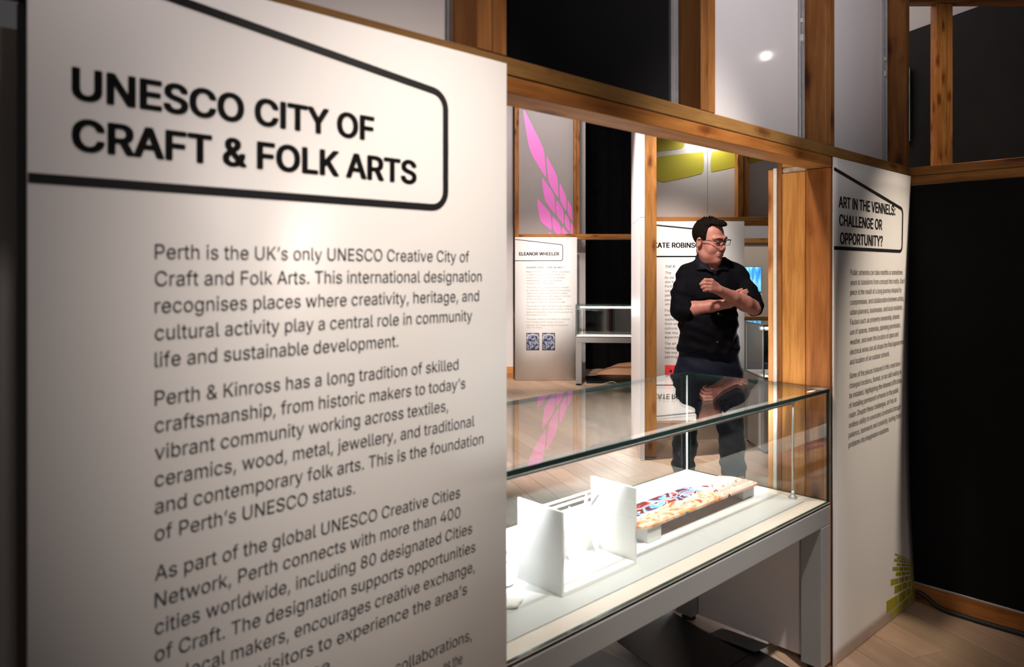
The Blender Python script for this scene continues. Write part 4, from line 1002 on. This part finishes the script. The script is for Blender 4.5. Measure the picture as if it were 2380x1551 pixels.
for s_ in (-1, 1):
    tube('eyebrow', [hp(s_*.015, -.1075, .031), hp(s_*.030, -.1055, .0365), hp(s_*.048, -.092, .032)], [.0030, .0036, .002], HAIR, body)
    bm = bmesh.new(); bmesh.ops.create_uvsphere(bm, u_segments=14, v_segments=10, radius=.0105*HS); bm_obj('eye', bm, EYEW, body, Matrix.Translation(hp(s_*.032, -.0865, .0105)), True)
    bm = bmesh.new(); bmesh.ops.create_uvsphere(bm, u_segments=12, v_segments=8, radius=.0052*HS); bm_obj('iris', bm, IRIS, body, Matrix.Translation(hp(s_*.032+.001, -.0945, .0075)), True)
    tube('eyelid', [hp(s_*.0205, -.0955, .0145), hp(s_*.032, -.1005, .0175), hp(s_*.044, -.092, .0145)], .0022, SKIN, body)
tube('lips', [hp(-.019, -.1005, -.0625), hp(-.008, -.1045, -.061), hp(.008, -.1045, -.061), hp(.019, -.1005, -.0625)], [.001, .0024, .0024, .001], LIP, body)
# glasses
gl = empty('glasses_tmp', I4); bpy.data.objects.remove(gl)
gfr = []
def hpt(p): return hp(*p)
rim = []
def rim_loop(s_):
    pts = []
    for k in range(24):
        a = 2*math.pi*k/24; ca, sa = math.cos(a), math.sin(a)
        u = .0265*math.copysign(abs(ca)**.5, ca); v = .0165*math.copysign(abs(sa)**.55, sa)
        cx = s_*.0335; pts.append((cx+u, -.120+abs(cx+u)*.16+.002, .010+v))
    return pts
def gtube(name, pts, r, par): return tube(name, [hp(*p) for p in pts], r, GFR, par)
gA = gtube('glasses', rim_loop(-1)+rim_loop(-1)[:1], .0017, man)
gtube('rim', rim_loop(1)+rim_loop(1)[:1], .0017, gA)
gtube('brow_bar', [(-.058, -.1085, .024), (-.034, -.114, .0265), (-.008, -.118, .0225), (.008, -.118, .0225), (.034, -.114, .0265), (.058, -.1085, .024)], .0027, gA)
for s_ in (-1, 1):
    gtube('temple', [(s_*.060, -.108, .022), (s_*.076, -.100, .022), (s_*.088, -.03, .018), (s_*.089, .005, .016), (s_*.084, .022, .004)], .0024, gA)
    q = rim_loop(s_); n = len(q); c = np.mean(q, axis=0)
    vs = [hp(*p) for p in q]; mesh_obj('lens', vs, [tuple(range(n))], GLASS, gA, I4)
# shirt
S0 = Field((1.02, 4.70, .84), (1.88, 5.34, 1.62), .0055)
S0.ell(A(1655, 678, 5.05), (.205, .140, .19), None, .04); S0.ell(A(1646, 752, 5.02), (.205, .155, .20), None, .05); S0.ell(A(1646, 815, 5.04), (.212, .150, .15), None, .05)
S0.cap(A(1600, 641, 5.07), A(1712, 641, 5.07), .076, .076, .04); S0.cap(A(1600, 632, 5.07), A(1636, 611, 5.06), .052, .050, .03); S0.cap(A(1712, 632, 5.07), A(1680, 613, 5.06), .050, .046, .03)
S0.chain([shR+V3((.01, 0, -.01)), lerp(shR, elR, .5)+V3((-.010, 0, 0)), elR+V3((-.010, .005, .0))], [.082, .076, .070], .03)
S0.chain([shL+V3((-.01, 0, -.01)), lerp(shL, elL, .5)+V3((.004, 0, 0)), elL+V3((.006, .012, .006))], [.080, .072, .064], .03)
S0.cap(elR, lerp(elR, wrR, .09), .070, .076, .02)
S0.cap(lerp(shL, elL, .72)+V3((.006, 0, 0)), lerp(shL, elL, .84)+V3((.006, 0, 0)), .072, .071, .01)
X, Y, Z = S0.grid()
wr_ = .0032*np.sin(X*42+Z*30+Y*20)*np.sin(Z*55-X*25)+.0030*np.sin(Z*90+X*38)*np.sin(Y*30+X*12)+.004*np.sin(Z*24-X*60)*np.clip((1.15-Z)/.25, 0, 1)
S0.f = S0.f+wr_
hem = CH-(817-HY)/F*5.0+.010*np.sin(X*26)+.006*np.sin(X*61)
S0.f = np.maximum(S0.f, (hem-Z)*.8)
# open neck: cut a V and the neck hole
S0.cap(neck+V3((.0, -.01, .02)), hp(0, .01, -.02), .075, .095, .01, True)
S0.cap(A(1661, 642, 4.90), A(1660, 612, 4.93), .006, .062, .004, True)
# sleeves end at the elbows: remove cloth around the bare forearms
for e_, w_, r0, t0_ in ((elR, wrR, .060, .17), (elL, wrL, .060, .10)):
    S0.cap(lerp(e_, w_, t0_), lerp(e_, w_, 1.0), r0, .048, .012, True)
d_ = (wrL-elL)/np.linalg.norm(wrL-elL)
S0.cap(elL+V3((-.012, -.05, -.03)), lerp(elL, wrL, .4)+V3((0, -.03, 0)), .064, .062, .004, True)
S0.cap(elL+V3((.0, -.045, -.055)), elL+V3((-.06, -.055, -.06)), .050, .05, .004, True)
shirt = S0.mesh('shirt', SHIRT, man)
def ribbon(name, pts, th, m, parent):
    """thin curved cloth piece: rows of points"""
    n = len(pts[0]); vs = [p for r in pts for p in r]; k = len(pts)
    fs = [(j*n+i, j*n+i+1, (j+1)*n+i+1, (j+1)*n+i) for j in range(k-1) for i in range(n-1)]
    o = mesh_obj(name, vs, fs, m, parent, I4, True); sd = o.modifiers.new('t', 'SOLIDIFY'); sd.thickness = th; return o
# collar wings
COLL = noisy('collar_cloth', (.005, .006, .011), (.008, .009, .015), 25, .7, .25, 900, .25)
def surf_y(x, y):                          # nearest surface of shirt or body along the view at a pixel
    best = 9
    for Fd in (S0,):
        Yg = 5.0
        for _ in range(3):
            p = A(x, y, Yg); ix = int(round((p[0]-Fd.lo[0])/Fd.h)); iz = int(round((p[2]-Fd.lo[2])/Fd.h)); c = Fd.f[ix, :, iz]
            if not (c < 0).any(): Yg = None; break
            Yg = Fd.lo[1]+int(np.argmax(c < 0))*Fd.h
        if Yg: best = min(best, Yg)
    return best if best < 9 else 5.0
for wing in ([[(1628, 584), (1622, 588), (1617, 597)], [(1633, 599), (1625, 604), (1615, 612)], [(1641, 611), (1632, 618), (1619, 628)], [(1650, 622), (1645, 624), (1640, 625)], [(1659, 633), (1657, 633), (1655, 633)]],
             [[(1683, 597), (1687, 599), (1691, 604)], [(1679, 607), (1686, 611), (1694, 617)], [(1673, 616), (1681, 622), (1692, 630)], [(1666, 625), (1670, 626), (1675, 626)], [(1660, 633), (1662, 633), (1664, 633)]]):
    rows_ = []
    for j, r in enumerate(wing):
        rows_.append([A(x, y, min(surf_y(x, y)-.008, 5.035-.030*j)) for i, (x, y) in enumerate(r)])
    ribbon('collar', rows_, .004, COLL, shirt)
# placket, buttons and cuffs
def front_y(x, z):                        # front surface of the shirt under (x, z)
    ix = int(round((x-S0.lo[0])/S0.h)); iz = int(round((z-S0.lo[2])/S0.h)); col_ = S0.f[ix, :, iz]; j = np.argmax(col_ < 0); return S0.lo[1]+j*S0.h
BUT = mat('button_grey', (.25, .26, .28), .25)
for bx_, by_ in ((1663, 645), (1669, 729), (1669, 763), (1667, 795)):
    p = A(bx_, by_, 4.9); yy = front_y(p[0], p[2]); p = A(bx_, by_, yy); bm = bmesh.new(); bmesh.ops.create_cone(bm, cap_ends=True, segments=12, radius1=.0052, radius2=.0045, depth=.004)
    bm_obj('button', bm, BUT, shirt, Matrix.Translation((p[0], yy-.001, p[2])) @ Matrix.Rotation(math.pi/2, 4, 'X'))
# trousers
T0 = Field((1.02, 4.78, .05), (1.86, 5.34, 1.08), .006)
T0.ell(A(1646, 862, 5.06), (.228, .150, .17), None, .04); T0.cap(A(1620, 800, 5.06), A(1676, 800, 5.06), .13, .13, .05)
T0.chain([hipR+V3((-.008, 0, -.02)), lerp(hipR, knR, .5)+V3((-.004, 0, 0)), knR, lerp(knR, anR, .5), anR+V3((0, -.005, .02)), anR+V3((0, -.01, -.03))], [.110, .098, .084, .078, .072, .070], .03)
T0.chain([hipL+V3((.008, 0, -.02)), lerp(hipL, knL, .5)+V3((.004, 0, 0)), knL, lerp(knL, anL, .5), anL+V3((0, -.005, .02)), anL+V3((0, -.01, -.03))], [.110, .100, .087, .083, .080, .070], .03)
X, Y, Z = T0.grid()
low = np.clip((.42-Z)/.3, 0, 1)
T0.f += .003*np.sin(X*30+Z*45)*np.sin(Z*38)+.0035*low*np.sin(Z*88+X*45+np.sin(X*33)*2)+.003*low*np.sin(Z*47-X*60+Y*30)+.0035*np.sin(Z*24+X*18)
T0.f = np.maximum(T0.f, .085-Z)
T0.cap(lerp(hipR, hipL, .5)+V3((0, 0, -.22)), lerp(knR, knL, .5)+V3((0, 0, -.1)), .006, .05, .03, True)
trousers = T0.mesh('trousers', TROUS, man)
for an, dx in ((anR, -.03), (anL, .035)):
    Fs = Field((an[0]-.13, an[1]-.26, -.004), (an[0]+.15, an[1]+.12, .15), .005)
    Fs.chain([V3((an[0], an[1]+.03, .055)), V3((an[0]+dx*.6, an[1]-.08, .052)), V3((an[0]+dx, an[1]-.17, .040))], [.050, .046, .040], .03)
    Fs.cap(V3((an[0], an[1]+.02, .06)), V3((an[0], an[1], .10)), .045, .045, .03)
    X, Y, Z = Fs.grid(); Fs.f = np.maximum(Fs.f, .003-Z)
    sh = Fs.mesh('shoe', SHOE, man)
    for q in range(3):
        yy = an[1]-.07-.022*q; tube('lace', [(an[0]+dx*.5-.022, yy, .088-.008*q), (an[0]+dx*.5, yy-.004, .101-.009*q), (an[0]+dx*.5+.022, yy, .088-.008*q)], .0022, SHOE, sh)
